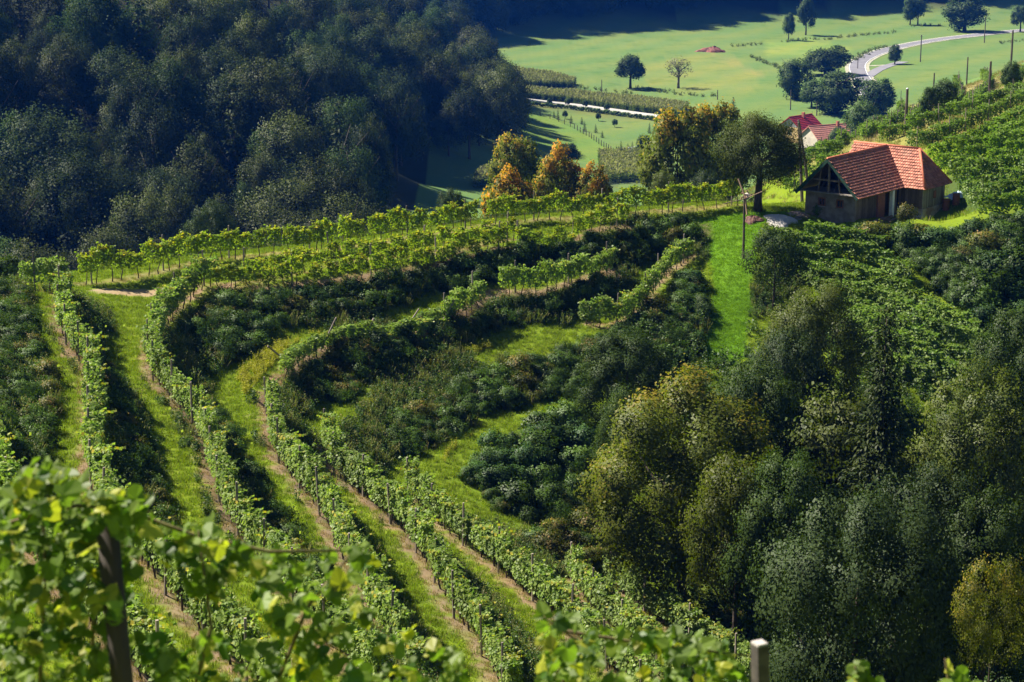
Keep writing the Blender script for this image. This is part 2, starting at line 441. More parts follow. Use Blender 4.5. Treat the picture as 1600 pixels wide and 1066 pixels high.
def trunk(name, seed, Ht, r, W, z0, Hc, material, limbs=7, lean=.0):
    rs = random.Random(seed); mb = MB()
    top = z0 + Hc * .72
    pts = [(math.sin(i * 1.3 + seed) * r * .5 * i / 5 + lean * i / 5, math.cos(i * 1.7 + seed) * r * .5 * i / 5, top * i / 5 - (.25 if i == 0 else 0)) for i in range(6)]
    mb.tube(pts, [r * 1.35, r * 1.0, r * .85, r * .66, r * .42, r * .15], 8)
    for i in range(limbs):
        t = rs.uniform(.35, .85); h = top * t if z0 > 1 else top * (t * .8)
        h = max(h, z0 * .8)
        a = rs.uniform(0, 6.28) + i * 2.4; ln = W * rs.uniform(.26, .42)
        b0 = Vector((lean * h / top, 0, h)); tip = b0 + Vector((math.cos(a) * ln, math.sin(a) * ln, ln * rs.uniform(.5, 1.1)))
        mid = b0.lerp(tip, .5) + Vector((0, 0, -ln * .12))
        mb.tube([b0, mid, tip], [r * .4, r * .26, r * .07], 5)
    return mb.mesh(name, material, True)

def conifer(name, seed, Hh, W, material, layers=16, per=26, leaf=.3, z0=.06, droop=.25):
    rs = np.random.RandomState(seed); P = []; Nn = []; T = []; A = []
    for i in range(layers):
        t = i / (layers - 1); z = Hh * (z0 + (1 - z0) * t); rad = W / 2 * (1 - t) ** .85 * rs.uniform(.85, 1.1) + .06
        nb = max(4, int(9 * (1 - t * .5)))
        for b in range(nb):
            a = b / nb * 6.283 + rs.rand() * .8; rr = rad * rs.uniform(.75, 1.1)
            m = max(4, int(per * (rr / (W / 2)) + 3)); s = rs.rand(m) ** .7
            q = np.stack([np.cos(a) * rr * s, np.sin(a) * rr * s, z - droop * rr * s + .12 * rr * s ** 3], 1)
            q += rs.normal(size=q.shape) * np.array([.16, .16, .10]) * (W / 4)
            P.append(q); A.append(np.tile([np.cos(a), np.sin(a), -.2], (m, 1)))
            Nn.append(np.tile([np.cos(a) * .4, np.sin(a) * .4, 1.0], (m, 1)) + rs.normal(size=(m, 3)) * .45)
            T.append(np.stack([rs.rand(m), np.full(m, rs.rand()), np.full(m, t)], 1))
    return leaves_mesh(name, np.concatenate(P), np.concatenate(Nn), leaf, np.concatenate(T), material, rs, .42, np.concatenate(A))

def scatter(name, pts, source, seed, s0, s1, label, cat, tilt=.15):
    """uncountable cover: instances of one small mesh on many points, as ONE object of kind stuff"""
    pts = np.asarray(pts, np.float32); rs = np.random.RandomState(seed)
    me = bpy.data.meshes.new(name); me.vertices.add(len(pts)); me.vertices.foreach_set('co', pts.ravel())
    r = np.stack([rs.normal(size=len(pts)) * tilt, rs.normal(size=len(pts)) * tilt, rs.uniform(0, 6.283, len(pts))], 1).astype(np.float32)
    me.attributes.new('rot', 'FLOAT_VECTOR', 'POINT').data.foreach_set('vector', r.ravel())
    me.attributes.new('siz', 'FLOAT', 'POINT').data.foreach_set('value', rs.uniform(s0, s1, len(pts)).astype(np.float32))
    o = obj(name, me)
    ng = bpy.data.node_groups.new(name + '_nodes', 'GeometryNodeTree')
    ng.interface.new_socket('Geometry', in_out='INPUT', socket_type='NodeSocketGeometry')
    ng.interface.new_socket('Geometry', in_out='OUTPUT', socket_type='NodeSocketGeometry')
    gi = ng.nodes.new('NodeGroupInput'); go = ng.nodes.new('NodeGroupOutput')
    ip = ng.nodes.new('GeometryNodeInstanceOnPoints'); oi = ng.nodes.new('GeometryNodeObjectInfo')
    oi.inputs['Object'].default_value = source; oi.inputs['As Instance'].default_value = True
    a1 = ng.nodes.new('GeometryNodeInputNamedAttribute'); a1.data_type = 'FLOAT_VECTOR'; a1.inputs[0].default_value = 'rot'
    a2 = ng.nodes.new('GeometryNodeInputNamedAttribute'); a2.data_type = 'FLOAT'; a2.inputs[0].default_value = 'siz'
    ng.links.new(gi.outputs[0], ip.inputs['Points']); ng.links.new(oi.outputs['Geometry'], ip.inputs['Instance'])
    ng.links.new(a1.outputs[0], ip.inputs['Rotation']); ng.links.new(a2.outputs[0], ip.inputs['Scale'])
    ng.links.new(ip.outputs[0], go.inputs[0])
    o.modifiers.new('cover', 'NODES').node_group = ng
    return tag(o, label, cat, kind='stuff')

def source(name, me):              # mesh carried by scatter(), not linked to the scene
    return bpy.data.objects.new(name, me)

def inside(poly, x, y):            # points in polygon
    x = np.asarray(x); y = np.asarray(y); r = np.zeros(x.shape, bool); n = len(poly)
    for i in range(n):
        x0, y0 = poly[i]; x1, y1 = poly[(i + 1) % n]
        c = ((y0 > y) != (y1 > y)) & (x < (x1 - x0) * (y - y0) / (y1 - y0 + 1e-12) + x0)
        r ^= c
    return r

def fill(poly, n, rs):             # n random points in a polygon
    poly = np.asarray(poly); lo, hi = poly.min(0), poly.max(0); out = np.zeros((0, 2))
    while len(out) < n:
        q = rs.uniform(lo, hi, (n * 3, 2)); out = np.concatenate([out, q[inside(poly, q[:, 0], q[:, 1])]])
    return out[:n]

# ------------------------------------------------------------------ ground sheet
ALLROW = np.concatenate([ROWLINE[k] for k in ROWLINE])
ALLNRM = np.concatenate([normals(ROWLINE[k]) for k in ROWLINE])
ALLKEY = np.concatenate([np.full(len(ROWLINE[k]), i) for i, k in enumerate(ROWLINE)])
KEYS = list(ROWLINE)
_gy, _gx = np.gradient(GZ, GY, GX)
SLOPE = np.hypot(_gx, _gy)

def slope_at(x, y):
    i = np.clip(np.searchsorted(GX, x), 0, len(GX) - 1); j = np.clip(np.searchsorted(GY, y), 0, len(GY) - 1)
    return SLOPE[j, i]

def frac_of(key, px, py):          # how far along a terrace row a pixel of the photograph lies
    L = ROWLINE[key]; qx, qy = topx(L[:, 0], L[:, 1], L[:, 2])
    s = np.concatenate([[0], np.cumsum(np.linalg.norm(np.diff(L[:, :2], axis=0), axis=1))])
    return s[np.argmin((qx - px) ** 2 + (qy - py) ** 2)] / s[-1]
PLANTED = {k: [(0, 1)] for k in ROWLINE}
PLANTED['R5'] = [(frac_of('R5', 645, 778), 1)]
PLANTED['R4'] = [(0, frac_of('R4', 900, 505)), (frac_of('R4', 512, 706), 1)]
ALLSOIL = np.concatenate([np.array([any(a <= f <= b for a, b in PLANTED[k]) for f in np.linspace(0, 1, len(ROWLINE[k]))]) for k in ROWLINE])

def row_side(x, y):                # distance to the nearest row and signed offset (uphill positive)
    x = np.atleast_1d(x); y = np.atleast_1d(y)
    dist = np.full(x.shape, 99.0); side = np.full(x.shape, 99.0); key = np.full(x.shape, -1)
    for i in range(0, len(x), 8000):
        dx = x[i:i + 8000, None] - ALLROW[None, :, 0]; dy = y[i:i + 8000, None] - ALLROW[None, :, 1]
        dd = dx * dx + dy * dy; k = dd.argmin(1); a = np.arange(len(k))
        dist[i:i + 8000] = np.sqrt(dd[a, k]); side[i:i + 8000] = dx[a, k] * ALLNRM[k, 0] + dy[a, k] * ALLNRM[k, 1]
        key[i:i + 8000] = np.where(ALLSOIL[k], ALLKEY[k], -1)
    return dist, side, key

def ground_material():
    m, nt, p = nodes('ground_cover')
    at = N(nt, 'ShaderNodeAttribute', attribute_name='gcol')
    geo = N(nt, 'ShaderNodeNewGeometry')
    def nz(s, d=4):
        n = N(nt, 'ShaderNodeTexNoise'); n.inputs['Scale'].default_value = s; n.inputs['Detail'].default_value = d
        n.inputs['Roughness'].default_value = .65
        nt.links.new(geo.outputs['Position'], n.inputs['Vector']); return n.outputs['Fac']
    a, b, c = nz(2.6, 6), nz(.35, 4), nz(.03, 5)
    col = mixc(nt, mrange(nt, a, .25, .75, .0, .5), at.outputs['Color'], (.7, .66, .5), 'MULTIPLY')
    col = mixc(nt, mrange(nt, b, .35, .7, .0, .45), col, (1.3, 1.08, .85), 'MULTIPLY')
    col = mixc(nt, mrange(nt, c, .35, .65, .0, .8), col, (.80, .93, .85), 'MULTIPLY')
    sx = N(nt, 'ShaderNodeSeparateXYZ'); nt.links.new(geo.outputs['Position'], sx.inputs[0])
    mp = N(nt, 'ShaderNodeMapping'); mp.inputs['Rotation'].default_value = (0, 0, .5); nt.links.new(geo.outputs['Position'], mp.inputs[0])
    wv = N(nt, 'ShaderNodeTexWave'); wv.inputs['Scale'].default_value = .016; wv.inputs['Distortion'].default_value = 3.0; wv.inputs['Detail'].default_value = 3; wv.inputs['Detail Scale'].default_value = .3
    nt.links.new(mp.outputs[0], wv.inputs[0])
    far = math_n(nt, 'MULTIPLY', mrange(nt, sx.outputs[1], 380, 480), wv.outputs['Fac'])
    col = mixc(nt, math_n(nt, 'MULTIPLY', far, .8), col, (1.30, 1.06, .92), 'MULTIPLY')
    col = mixc(nt, math_n(nt, 'MULTIPLY', mrange(nt, sx.outputs[1], 380, 480), mrange(nt, nz(.11, 6), .5, .72)), col, (.72, .82, .7), 'MULTIPLY')
    nt.links.new(col, p.inputs['Base Color'])
    p.inputs['Roughness'].default_value = 1.0; p.inputs['Specular IOR Level'].default_value = .05
    bp = N(nt, 'ShaderNodeBump'); bp.inputs['Strength'].default_value = .5; bp.inputs['Distance'].default_value = .06
    nt.links.new(a, bp.inputs['Height']); nt.links.new(bp.outputs[0], p.inputs['Normal'])
    return m

GRASS = np.array((.120, .165, .012)); LAWN = np.array((.095, .190, .012)); SOIL = np.array((.205, .142, .098)); BANK = np.array((.045, .070, .018))
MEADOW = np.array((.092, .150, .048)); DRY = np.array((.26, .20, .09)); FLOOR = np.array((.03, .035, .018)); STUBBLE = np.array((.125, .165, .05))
P2 = np.stack([_X.ravel(), _Y.ravel()], 1)
GC = np.tile(MEADOW, (len(P2), 1))
near = (P2[:, 1] < 216) & (P2[:, 1] > -60) & (np.abs(P2[:, 0]) < 120)
GC[near] = GRASS
fine = np.where((P2[:, 1] > 40) & (P2[:, 1] < 165) & (np.abs(P2[:, 0]) < 46))[0]
d_, s_, k_ = row_side(P2[fine, 0], P2[fine, 1])
sl_ = slope_at(P2[fine, 0], P2[fine, 1])
cb = np.clip((sl_ - .38) / .25, 0, 1)[:, None]
c_ = GC[fine] * (1 - cb) + BANK * cb
jit = np.random.RandomState(3).normal(size=len(fine)) * .12
soil = np.clip(1 - np.abs(s_ - .27 + jit * 1.8) / (.58 + .16 * np.sin(P2[fine, 0] * 2.1) * np.sin(P2[fine, 1] * 1.3)), 0, 1) * (d_ < 1.3) * (s_ < 1.25) * (s_ > -.55)
soil = np.clip(soil * 2.0, 0, 1)
thin = np.isin(k_, [KEYS.index(q) for q in ('T', 'M')])
soil = np.where(thin, soil * .55, np.where(k_ < 0, 0, soil))[:, None]
c_ = c_ * (1 - soil) + SOIL * soil
lawn_poly = hits([(1080,345),(1200,330),(1262,335),(1190,352),(1175,440),(1165,560),(1095,565),(1115,440),(1105,380)])
c_ = np.where(inside(lawn_poly, P2[fine, 0], P2[fine, 1])[:, None], LAWN, c_)
GC[fine] = c_

def paint(poly, col, amt=1.0, near_d=45.0):
    w = hits(poly, near_d); q = inside(w, P2[:, 0], P2[:, 1]); GC[q] = GC[q] * (1 - amt) + np.array(col) * amt
paint([(262,433),(395,412),(395,417),(262,440)], DRY, .7)
paint([(140,452),(265,449),(262,459),(150,459)], SOIL * 1.5, .9)
paint([(1085,345),(1108,350),(1118,366),(1106,382),(1094,374)], SOIL * .8, .8)
paint([(905,425),(985,428),(980,444),(900,448)], SOIL, .6)
paint([(905,812),(935,800),(960,850),(940,862)], SOIL, .8)
paint([(1240,270),(1300,225),(1400,180),(1480,140),(1560,118),(1600,110),(1600,185),(1450,235),(1300,262)], DRY * .8, .6, 120)
paint([(985,95),(1140,86),(1190,120),(1170,145),(1020,140)], STUBBLE, .8, 300)
paint([(1110,82),(1150,92),(1195,118),(1190,122),(1140,100)], (.14,.16,.06), .6, 300)
paint([(800,112),(905,128),(900,140),(800,140)], (.10,.11,.05), .8, 300)
paint([(800,134),(1075,166),(1045,190),(800,155)], (.10,.12,.04), .9, 300)
paint([(930,240),(1012,238),(1005,290),(935,292)], (.07,.10,.05), .9, 300)
paint([(815,168),(870,185),(930,215),(990,255),(900,255),(815,240)], (.10,.165,.036), .9, 300)
paint([(1190,70),(1260,60),(1330,78),(1290,90),(1200,88)], (.14,.20,.05), .8, 300)
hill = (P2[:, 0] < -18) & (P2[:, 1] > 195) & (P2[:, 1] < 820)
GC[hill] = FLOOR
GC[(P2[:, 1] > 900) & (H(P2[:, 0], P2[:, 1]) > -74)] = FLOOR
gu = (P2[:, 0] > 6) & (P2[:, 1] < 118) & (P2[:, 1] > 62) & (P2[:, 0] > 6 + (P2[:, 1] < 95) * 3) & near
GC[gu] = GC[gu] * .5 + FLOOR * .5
nx, ny = len(GX), len(GY)
ii = (np.arange(ny - 1)[:, None] * nx + np.arange(nx - 1)[None]).ravel()
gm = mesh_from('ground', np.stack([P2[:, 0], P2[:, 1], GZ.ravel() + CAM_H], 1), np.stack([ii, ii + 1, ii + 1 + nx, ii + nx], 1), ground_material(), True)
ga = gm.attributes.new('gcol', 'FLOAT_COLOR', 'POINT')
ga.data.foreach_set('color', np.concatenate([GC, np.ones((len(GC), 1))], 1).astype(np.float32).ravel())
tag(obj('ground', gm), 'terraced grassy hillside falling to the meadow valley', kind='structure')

# ------------------------------------------------------------------ shared materials
M_VINE = leafmat('vine_leaf', (.085, .150, .024), (.215, .270, .060), autumn=(.34, .28, .03), thr=1.2, transl=.45, gloss=.06, vary=.16)
M_VINE_Y = leafmat('vine_leaf_backlit', (.095, .160, .014), (.25, .28, .022), autumn=(.38, .30, .02), thr=1.12, transl=.5, gloss=.05, vary=.14)
M_SHRUB = leafmat('shrub_leaf', (.019, .045, .008), (.074, .120, .022), transl=.3, gloss=.06, vary=.35)
M_WEED = leafmat('weed_leaf', (.06, .10, .015), (.13, .15, .03), autumn=(.20, .15, .06), thr=1.0, transl=.35, vary=.3)
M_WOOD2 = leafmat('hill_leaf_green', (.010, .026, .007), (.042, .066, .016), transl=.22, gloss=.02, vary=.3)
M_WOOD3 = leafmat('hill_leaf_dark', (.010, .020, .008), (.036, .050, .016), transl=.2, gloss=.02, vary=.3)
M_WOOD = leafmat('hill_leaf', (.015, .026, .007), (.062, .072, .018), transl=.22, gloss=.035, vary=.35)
M_BARK = plain('bark', (.07, .05, .035), (.03, .022, .016), 9, bump=.5, stretch=(1, 1, .25))
M_STEM = plain('vine_bark', (.075, .05, .035), (.03, .02, .015), 20)
M_POST = plain('weathered_post', (.26, .22, .18), (.12, .095, .075), 12, bump=.3, stretch=(1, 1, .15), vary=.3)

# ------------------------------------------------------------------ vines
def vine_variant(name, seed, mat_, Lx=1.15, thick=.5, z0=.62, z1=1.85, n=460, leaf=.155, shoots=5, gap=.0):
    rs = np.random.RandomState(seed)
    x = rs.uniform(-Lx / 2, Lx / 2, n); z = z0 + (z1 - z0) * rs.rand(n) ** .85
    bulge = .75 + .25 * np.sin(x * 5 + seed) * np.cos(z * 4 + seed * 2)
    s = np.sign(rs.normal(size=n)); y = s * thick / 2 * bulge * (.55 + .45 * np.sqrt(rs.rand(n))) + rs.normal(size=n) * .05
    edge = 1 - .45 * np.clip(np.abs(x) / (Lx / 2) - .55, 0, 1) * rs.rand(n)
    z = z0 + (z - z0) * edge
    nn = np.stack([rs.normal(size=n) * .45, s * .9, .35 + rs.normal(size=n) * .45], 1)
    P = np.stack([x, y, z], 1)
    top = rs.rand(n) < .22
    P[top, 2] = z1 - .1 * rs.rand(top.sum()); P[top, 1] = rs.uniform(-thick / 2, thick / 2, top.sum()); nn[top] = np.stack([rs.normal(size=top.sum()) * .5, rs.normal(size=top.sum()) * .5, np.ones(top.sum())], 1)
    ex = []
    for i in range(shoots):
        m = rs.randint(5, 12); bx = rs.uniform(-Lx / 2, Lx / 2); by = rs.uniform(-.2, .2); dx, dy = rs.normal(size=2) * .22
        t = np.linspace(0, 1, m); hh = rs.uniform(.15, .5)
        ex.append(np.stack([bx + dx * t + rs.normal(size=m) * .03, by + dy * t * 1.6 + rs.normal(size=m) * .03, z1 - .08 + hh * t - .3 * hh * t * t], 1))
    ex = np.concatenate(ex); P = np.concatenate([P, ex]); nn = np.concatenate([nn, rs.normal(size=ex.shape) * .6 + np.array([0, 0, .6])])
    k = len(P); cl = .5 + .5 * np.sin(P[:, 0] * 4 + seed) * np.sin(P[:, 2] * 5 + seed * 1.3)
    tint = np.stack([rs.rand(k), np.clip(cl + rs.normal(size=k) * .15, 0, 1), np.clip((P[:, 2] - z0) / (z1 - z0), 0, 1) * .6 + rs.rand(k) * .4], 1)
    return leaves_mesh(name, P, nn, leaf * rs.uniform(.6, 1.2, k), tint, mat_, rs, .95, None, nn + np.array([0, 0, .15]), .55)

VINES = [vine_variant('vine', 10 + i, M_VINE, thick=.55 + .08 * (i % 3), z1=1.75 + .1 * (i % 3)) for i in range(8)]
VINES_Y = [vine_variant('vine', 30 + i, M_VINE_Y, Lx=.92, thick=.46, z0=.78, z1=1.8 + .12 * (i % 3), n=360, shoots=7) for i in range(6)]
M_VINE_D = leafmat('vine_leaf_deep', (.055, .115, .014), (.155, .215, .032), transl=.42, gloss=.05, vary=.2)
VINES_BIG = [vine_variant('vine', 50 + i, M_VINE_D, Lx=1.9, thick=.8, z0=.35, z1=1.75 + .12 * (i % 2), n=480, leaf=.2, shoots=6) for i in range(4)]
def stem_variant(seed):
    rs = random.Random(seed); a = rs.uniform(-.16, .16); b = rs.uniform(-.1, .1)
    return MB().tube([(0, 0, -.15), (a * .4 + rs.uniform(-.04, .04), b, .25), (a + rs.uniform(-.04, .04), b * .5, .55), (a * 1.5, 0, .95)], [.045, .036, .03, .024], 5).mesh('vine_stem', M_STEM, True)
STEMS = [stem_variant(i) for i in range(6)]
POST = MB().tube([(0, 0, -.3), (0, 0, 1.0), (.01, 0, 2.25)], [.06, .055, .05], 6).mesh('post', M_POST)
RNG = random.Random(11)

def vine_row(line, label, group, variants=VINES, step=1.05, post_every=5, stems=True, gaps=(), hgt=1.0, jitter=.12, off=0.0, post_lean=.03):
    """one trellised row: each vine, its stem and each post an object of its own"""
    L, t = resample(line, step)
    n = normals(L)
    L[:, :2] += n * off
    o = thing('vine_row', label, 'vine row', G(L[0, 0], L[0, 1]), group=group)
    tot = t[-1]
    for i in range(len(L)):
        f = t[i] / tot
        if any(a <= f <= b for a, b in gaps): continue
        j = min(i + 1, len(L) - 1); k = max(i - 1, 0)
        ang = math.atan2(L[j, 1] - L[k, 1], L[j, 0] - L[k, 0])
        x = L[i, 0] + RNG.uniform(-jitter, jitter); y = L[i, 1] + RNG.uniform(-jitter, jitter)
        g = G(x, y); loc = (g[0] - o.location.x, g[1] - o.location.y, g[2] - o.location.z - .02)
        sc = RNG.uniform(.86, 1.14) * hgt
        v = obj('vine', RNG.choice(variants), o, loc, (RNG.uniform(-.06, .06), RNG.uniform(-.06, .06), ang + (math.pi if RNG.random() < .5 else 0)), (RNG.uniform(.92, 1.2), RNG.uniform(.8, 1.25), sc))
        if stems:
            obj('vine_stem', RNG.choice(STEMS), v, (RNG.uniform(-.15, .15), 0, 0), (0, 0, RNG.uniform(0, 6.28)), (1, 1, RNG.uniform(.9, 1.1)))
        if post_every and i % post_every == 0:
            g = G(L[i, 0] + .25 * math.cos(ang) + n[i, 0] * .26, L[i, 1] + .25 * math.sin(ang) + n[i, 1] * .26)
            obj('post', POST, o, (g[0] - o.location.x, g[1] - o.location.y, g[2] - o.location.z), (RNG.gauss(0, post_lean), RNG.gauss(0, post_lean), RNG.uniform(0, 3)), (1, 1, RNG.uniform(.93, 1.06)))
    return o

def part_of(key, a=None, b=None):
    L = ROWLINE[key]; n = len(L)
    i = 0 if a is None else int(frac_of(key, *a) * (n - 1)); j = n if b is None else int(frac_of(key, *b) * (n - 1)) + 1
    return L[i:j]

GV = 'vine rows along the terraces'
vine_row(part_of('T', None, (770,352)), 'yellow green vine row along the grassy ridge, left of the wooden wind rattle', GV, VINES_Y, .95, 6)
vine_row(part_of('T', (740,357), (505,396)), 'backmost vine row in the middle of the ridge, below the small round tree', GV, VINES_Y, .95, 6)
vine_row(part_of('T', (490,398), None), 'backmost vine row at the left of the ridge, against the dark wood', GV, VINES_Y, .95, 6)
vine_row(ROWLINE['M'], 'thin vine row between the backmost row and the row of bushy stemmed vines', GV, VINES_Y, 1.35, 6, hgt=.8)
vine_row(part_of('R1', None, (100,470)), 'few dark vines on thin stems at the far left end of the ridge', GV, VINES, 1.0, 5)
vine_row(part_of('R1', (99,480), None), 'leftmost long vine row running down from the ridge beside a grass path', GV, VINES, .85, 5)
vine_row(part_of('R2', None, (800,389)), 'vine row with bare stems on the terrace edge below the ridge, right part', GV, VINES_Y, 1.1, 5, hgt=.9)
vine_row(part_of('R2', (775,392), (340,458)), 'vine row with bare stems above the long dark hedge bank', GV, VINES_Y, 1.25, 5, hgt=.88)
vine_row(part_of('R2', (320,460), None), 'second long vine row from the left, curving down beside a soil strip', GV, VINES, .85, 5)
vine_row(part_of('R3', None, (772,458)), 'short dark green vine row behind a grey post on the middle terrace', GV, VINES, .95, 5)
vine_row(part_of('R3', (736,480), (690,492)), 'end piece of few vines hanging from a post on the middle terrace', GV, VINES, .9, 4, hgt=.95)
vine_row(part_of('R3', (680,495), (440,590)), 'low creeping vine row bending round the middle terrace', GV, VINES, .9, 4, hgt=.68, post_lean=.55)
vine_row(part_of('R3', (424,650), None), 'third long vine row from the left, starting at a lone dark post', GV, VINES, .85, 5)
vine_row(part_of('R4', None, (896,505)), 'vine row climbing along the edge of the bright lawn', GV, VINES, .95, 5)
vine_row(part_of('R4', (510,708), None), 'fourth long vine row from the left, running to the bottom of the picture', GV, VINES, .85, 5)
vine_row(part_of('R5', (645,778), None), 'fifth long vine row from the left, beside the round bushes', GV, VINES, .85, 5)
vine_row(ROWLINE['R6'], 'short blue green vine row next to the autumn tinted tree', GV, VINES, .85, 5)
vine_row(ROWLINE['R7'], 'lowest short vine row at the foot of the dark trees', GV, VINES, .85, 5, hgt=.9)
vine_row(ROWLINE['R0'], 'vine row cut off by the left edge of the picture', GV, VINES, .9, 5)
# vineyard hill behind the farmhouse
GH = 'vine rows on the hill behind the farmhouse'
def hill_row(pts, label, **kw):
    return vine_row(smooth_line(resample(hits(pts, 120), .8)[0], 3), label, GH, **kw)
kw = dict(variants=VINES_BIG, step=1.5, post_every=4, hgt=.85)
hill_row([(1430,236),(1461,226),(1493,213),(1530,197),(1576,177),(1612,162)], 'tall dense vine row with bare posts beneath, above a green path', **kw)
hill_row([(1385,222),(1420,210),(1460,196),(1510,180),(1560,163),(1612,150)], 'dense vine row just behind the one above the green path', **kw)
hill_row([(1350,219),(1390,201),(1406,180),(1413,168)], 'short curved vine row next to the tall front utility pole', **kw)
hill_row([(1419,200),(1444,182),(1447,164),(1463,157)], 'hooked vine row in the middle of the terraced hill', **kw)
hill_row([(1465,182),(1500,158),(1495,143),(1490,130)], 'curved vine row below the small red roof', **kw)
hill_row([(1510,171),(1546,139),(1534,126)], 'steep vine row beside the pole right of the small red roof', **kw)
hill_row([(1576,146),(1577,132),(1612,117)], 'highest vine row at the right edge of the hill', **kw)
hill_row([(1280,246),(1312,228),(1350,212),(1400,198)], 'lower left vine row running behind the red tiled roof', **kw)
hill_row([(1225,262),(1258,242),(1300,226),(1345,208)], 'vine row at the left foot of the hill, behind the leaning poles', **kw)
hill_row([(1228,284),(1262,264),(1300,247)], 'short vine row on the slope left of the farmhouse roof', **kw)
hill_row([(1236,300),(1262,285),(1290,268)], 'vine row just behind the gable of the farmhouse', **kw)
kb = dict(variants=VINES_BIG, step=1.45, post_every=0, stems=False, jitter=.1)
for q, nm in (([(1468,260),(1530,234),(1612,196)], 'top'), ([(1482,269),(1535,247),(1612,212)], 'second'), ([(1500,279),(1540,262),(1612,230)], 'third'),
              ([(1505,292),(1545,277),(1612,249)], 'fourth'), ([(1514,304),(1550,292),(1612,269)], 'fifth'), ([(1522,316),(1556,307),(1612,290)], 'sixth'), ([(1532,328),(1560,322),(1612,310)], 'seventh'), ([(1548,342),(1570,338),(1612,330)], 'lowest')):
    hill_row(q, nm + ' vine row of the dense green block right of the farmhouse', **kb)
GS = 'overgrown vine rows on the slope below the farmhouse'
ks = dict(variants=VINES_BIG, step=1.3, post_every=0, stems=False, jitter=.12, hgt=.8)
for q, nm in (([(1275,380),(1315,386),(1360,394)], 'top'), ([(1214,386),(1290,400),(1370,416),(1412,444)], 'second'), ([(1205,404),(1290,426),(1380,456),(1450,496),(1510,531)], 'third'),
              ([(1218,424),(1300,452),(1380,482),(1450,526),(1530,560)], 'fourth'), ([(1270,448),(1340,490),(1420,538),(1500,580)], 'fifth'), ([(1300,488),(1380,540),(1460,585),(1500,605)], 'sixth'), ([(1290,510),(1370,570),(1430,605)], 'lowest')):
    vine_row(smooth_line(resample(hits(q, 100), .8)[0], 3), nm + ' row of the overgrown vines on the slope below the farmhouse', GS, **ks)

# ------------------------------------------------------------------ shrubs on the banks
def shrub_variant(seed, mat_, W=1.35, h=1.0, ncl=85, per=24, leaf=.085, **kw):
    a = dict(inner=.45, lobes=7, lob=.32, low=-.35, gaps=.15); a.update(kw)
    return crown('shrub', seed, W, h, .02, ncl, per, leaf, .075, mat_, **a)
M_SHRUB_B = leafmat('blue_green_leaf', (.016, .042, .012), (.060, .105, .030), transl=.28, gloss=.04, vary=.3)
M_SHRUB_O = leafmat('olive_leaf', (.038, .052, .010), (.110, .118, .024), autumn=(.20, .13, .04), thr=1.1, transl=.35, gloss=.05, vary=.25)
SH_DARK = [shrub_variant(100 + i, M_SHRUB) for i in range(5)]
SH_BLUE = [shrub_variant(110 + i, M_SHRUB_B) for i in range(3)]
SH_OLIVE = [shrub_variant(120 + i, M_SHRUB_O, spray=.1) for i in range(4)]

def spaced(poly, gap, rs, limit):
    out = []
    for q in fill(poly, 4000, rs):
        if all((q[0] - o[0]) ** 2 + (q[1] - o[1]) ** 2 > gap * gap for o in out):
            out.append(q)
            if len(out) >= limit: break
    return out

def shrubs(px_poly, gap, s0, s1, variants, label, group, seed, limit=60, near_d=45.0, name='shrub'):
    rs = np.random.RandomState(seed)
    for q in spaced(hits(px_poly, near_d), gap, rs, limit):
        s = rs.uniform(s0, s1)
        me = variants[rs.randint(len(variants))]
        o = obj(name, me, None, G(q[0], q[1], -.08), (rs.normal() * .08, rs.normal() * .08, rs.uniform(0, 6.28)), (s * rs.uniform(.9, 1.25), s * rs.uniform(.9, 1.25), s * rs.uniform(.8, 1.1)))
        look = {'shrub_leaf': 'dark green', 'blue_green_leaf': 'blue green', 'olive_leaf': 'olive tinted'}[me.materials[0].name]
        tag(o, look + ' ' + label, 'shrub', look + ' ' + group)

MIX = SH_DARK * 3 + SH_BLUE + SH_OLIVE[:2]
shrubs([(0,480),(36,462),(58,540),(84,630),(66,720),(0,745)], .75, .6, 1.2, SH_DARK + SH_OLIVE, 'shrub on the dark bank along the left edge of the picture', 'shrubs on the left bank', 1, 34)
shrubs([(160,570),(185,630),(230,750),(270,830),(245,850),(205,770),(180,690),(163,610)], .8, .55, .95, SH_DARK + SH_OLIVE, 'low shrub on the shaded bank right of the leftmost long vine row', 'shrubs between the two left rows', 2, 18)
shrubs([(300,600),(350,660),(388,740),(440,830),(500,900),(455,900),(395,800),(366,725)], .85, .5, .9, SH_DARK + SH_OLIVE, 'low shrub on the bank right of the second long vine row', 'shrubs right of the second row', 3, 18)
shrubs([(285,520),(330,478),(480,466),(610,446),(700,428),(685,446),(600,482),(480,500),(420,524),(380,562),(345,572),(305,548)], 1.15, .75, 1.3, MIX, 'shrub in the long hedge bank below the ridge vines', 'shrubs of the long hedge bank', 4, 44)
shrubs([(700,428),(760,408),(860,396),(960,372),(1050,346),(1088,362),(1085,385),(1040,384),(950,402),(860,432),(770,446),(700,460)], 1.15, .85, 1.4, MIX, 'shrub on the bank between the upper terrace and the lawn', 'shrubs of the upper bank', 5, 36)
shrubs([(475,590),(520,556),(640,522),(740,496),(850,474),(960,446),(1000,452),(970,470),(880,490),(800,508),(740,520),(650,545),(585,582),(535,625),(495,625)], 1.1, .65, 1.15, MIX + SH_OLIVE, 'shrub on the bank below the middle terrace', 'shrubs of the middle bank', 6, 40)
shrubs([(625,655),(720,602),(800,586),(900,548),(980,516),(1030,486),(1055,440),(1085,432),(1100,480),(1095,540),(1060,580),(960,590),(880,618),(780,640),(700,680),(660,712),(612,690)], 1.25, .8, 1.5, MIX + SH_OLIVE, 'shrub on the wide bank under the lawn edge and its vines', 'shrubs of the lower bank', 7, 48)
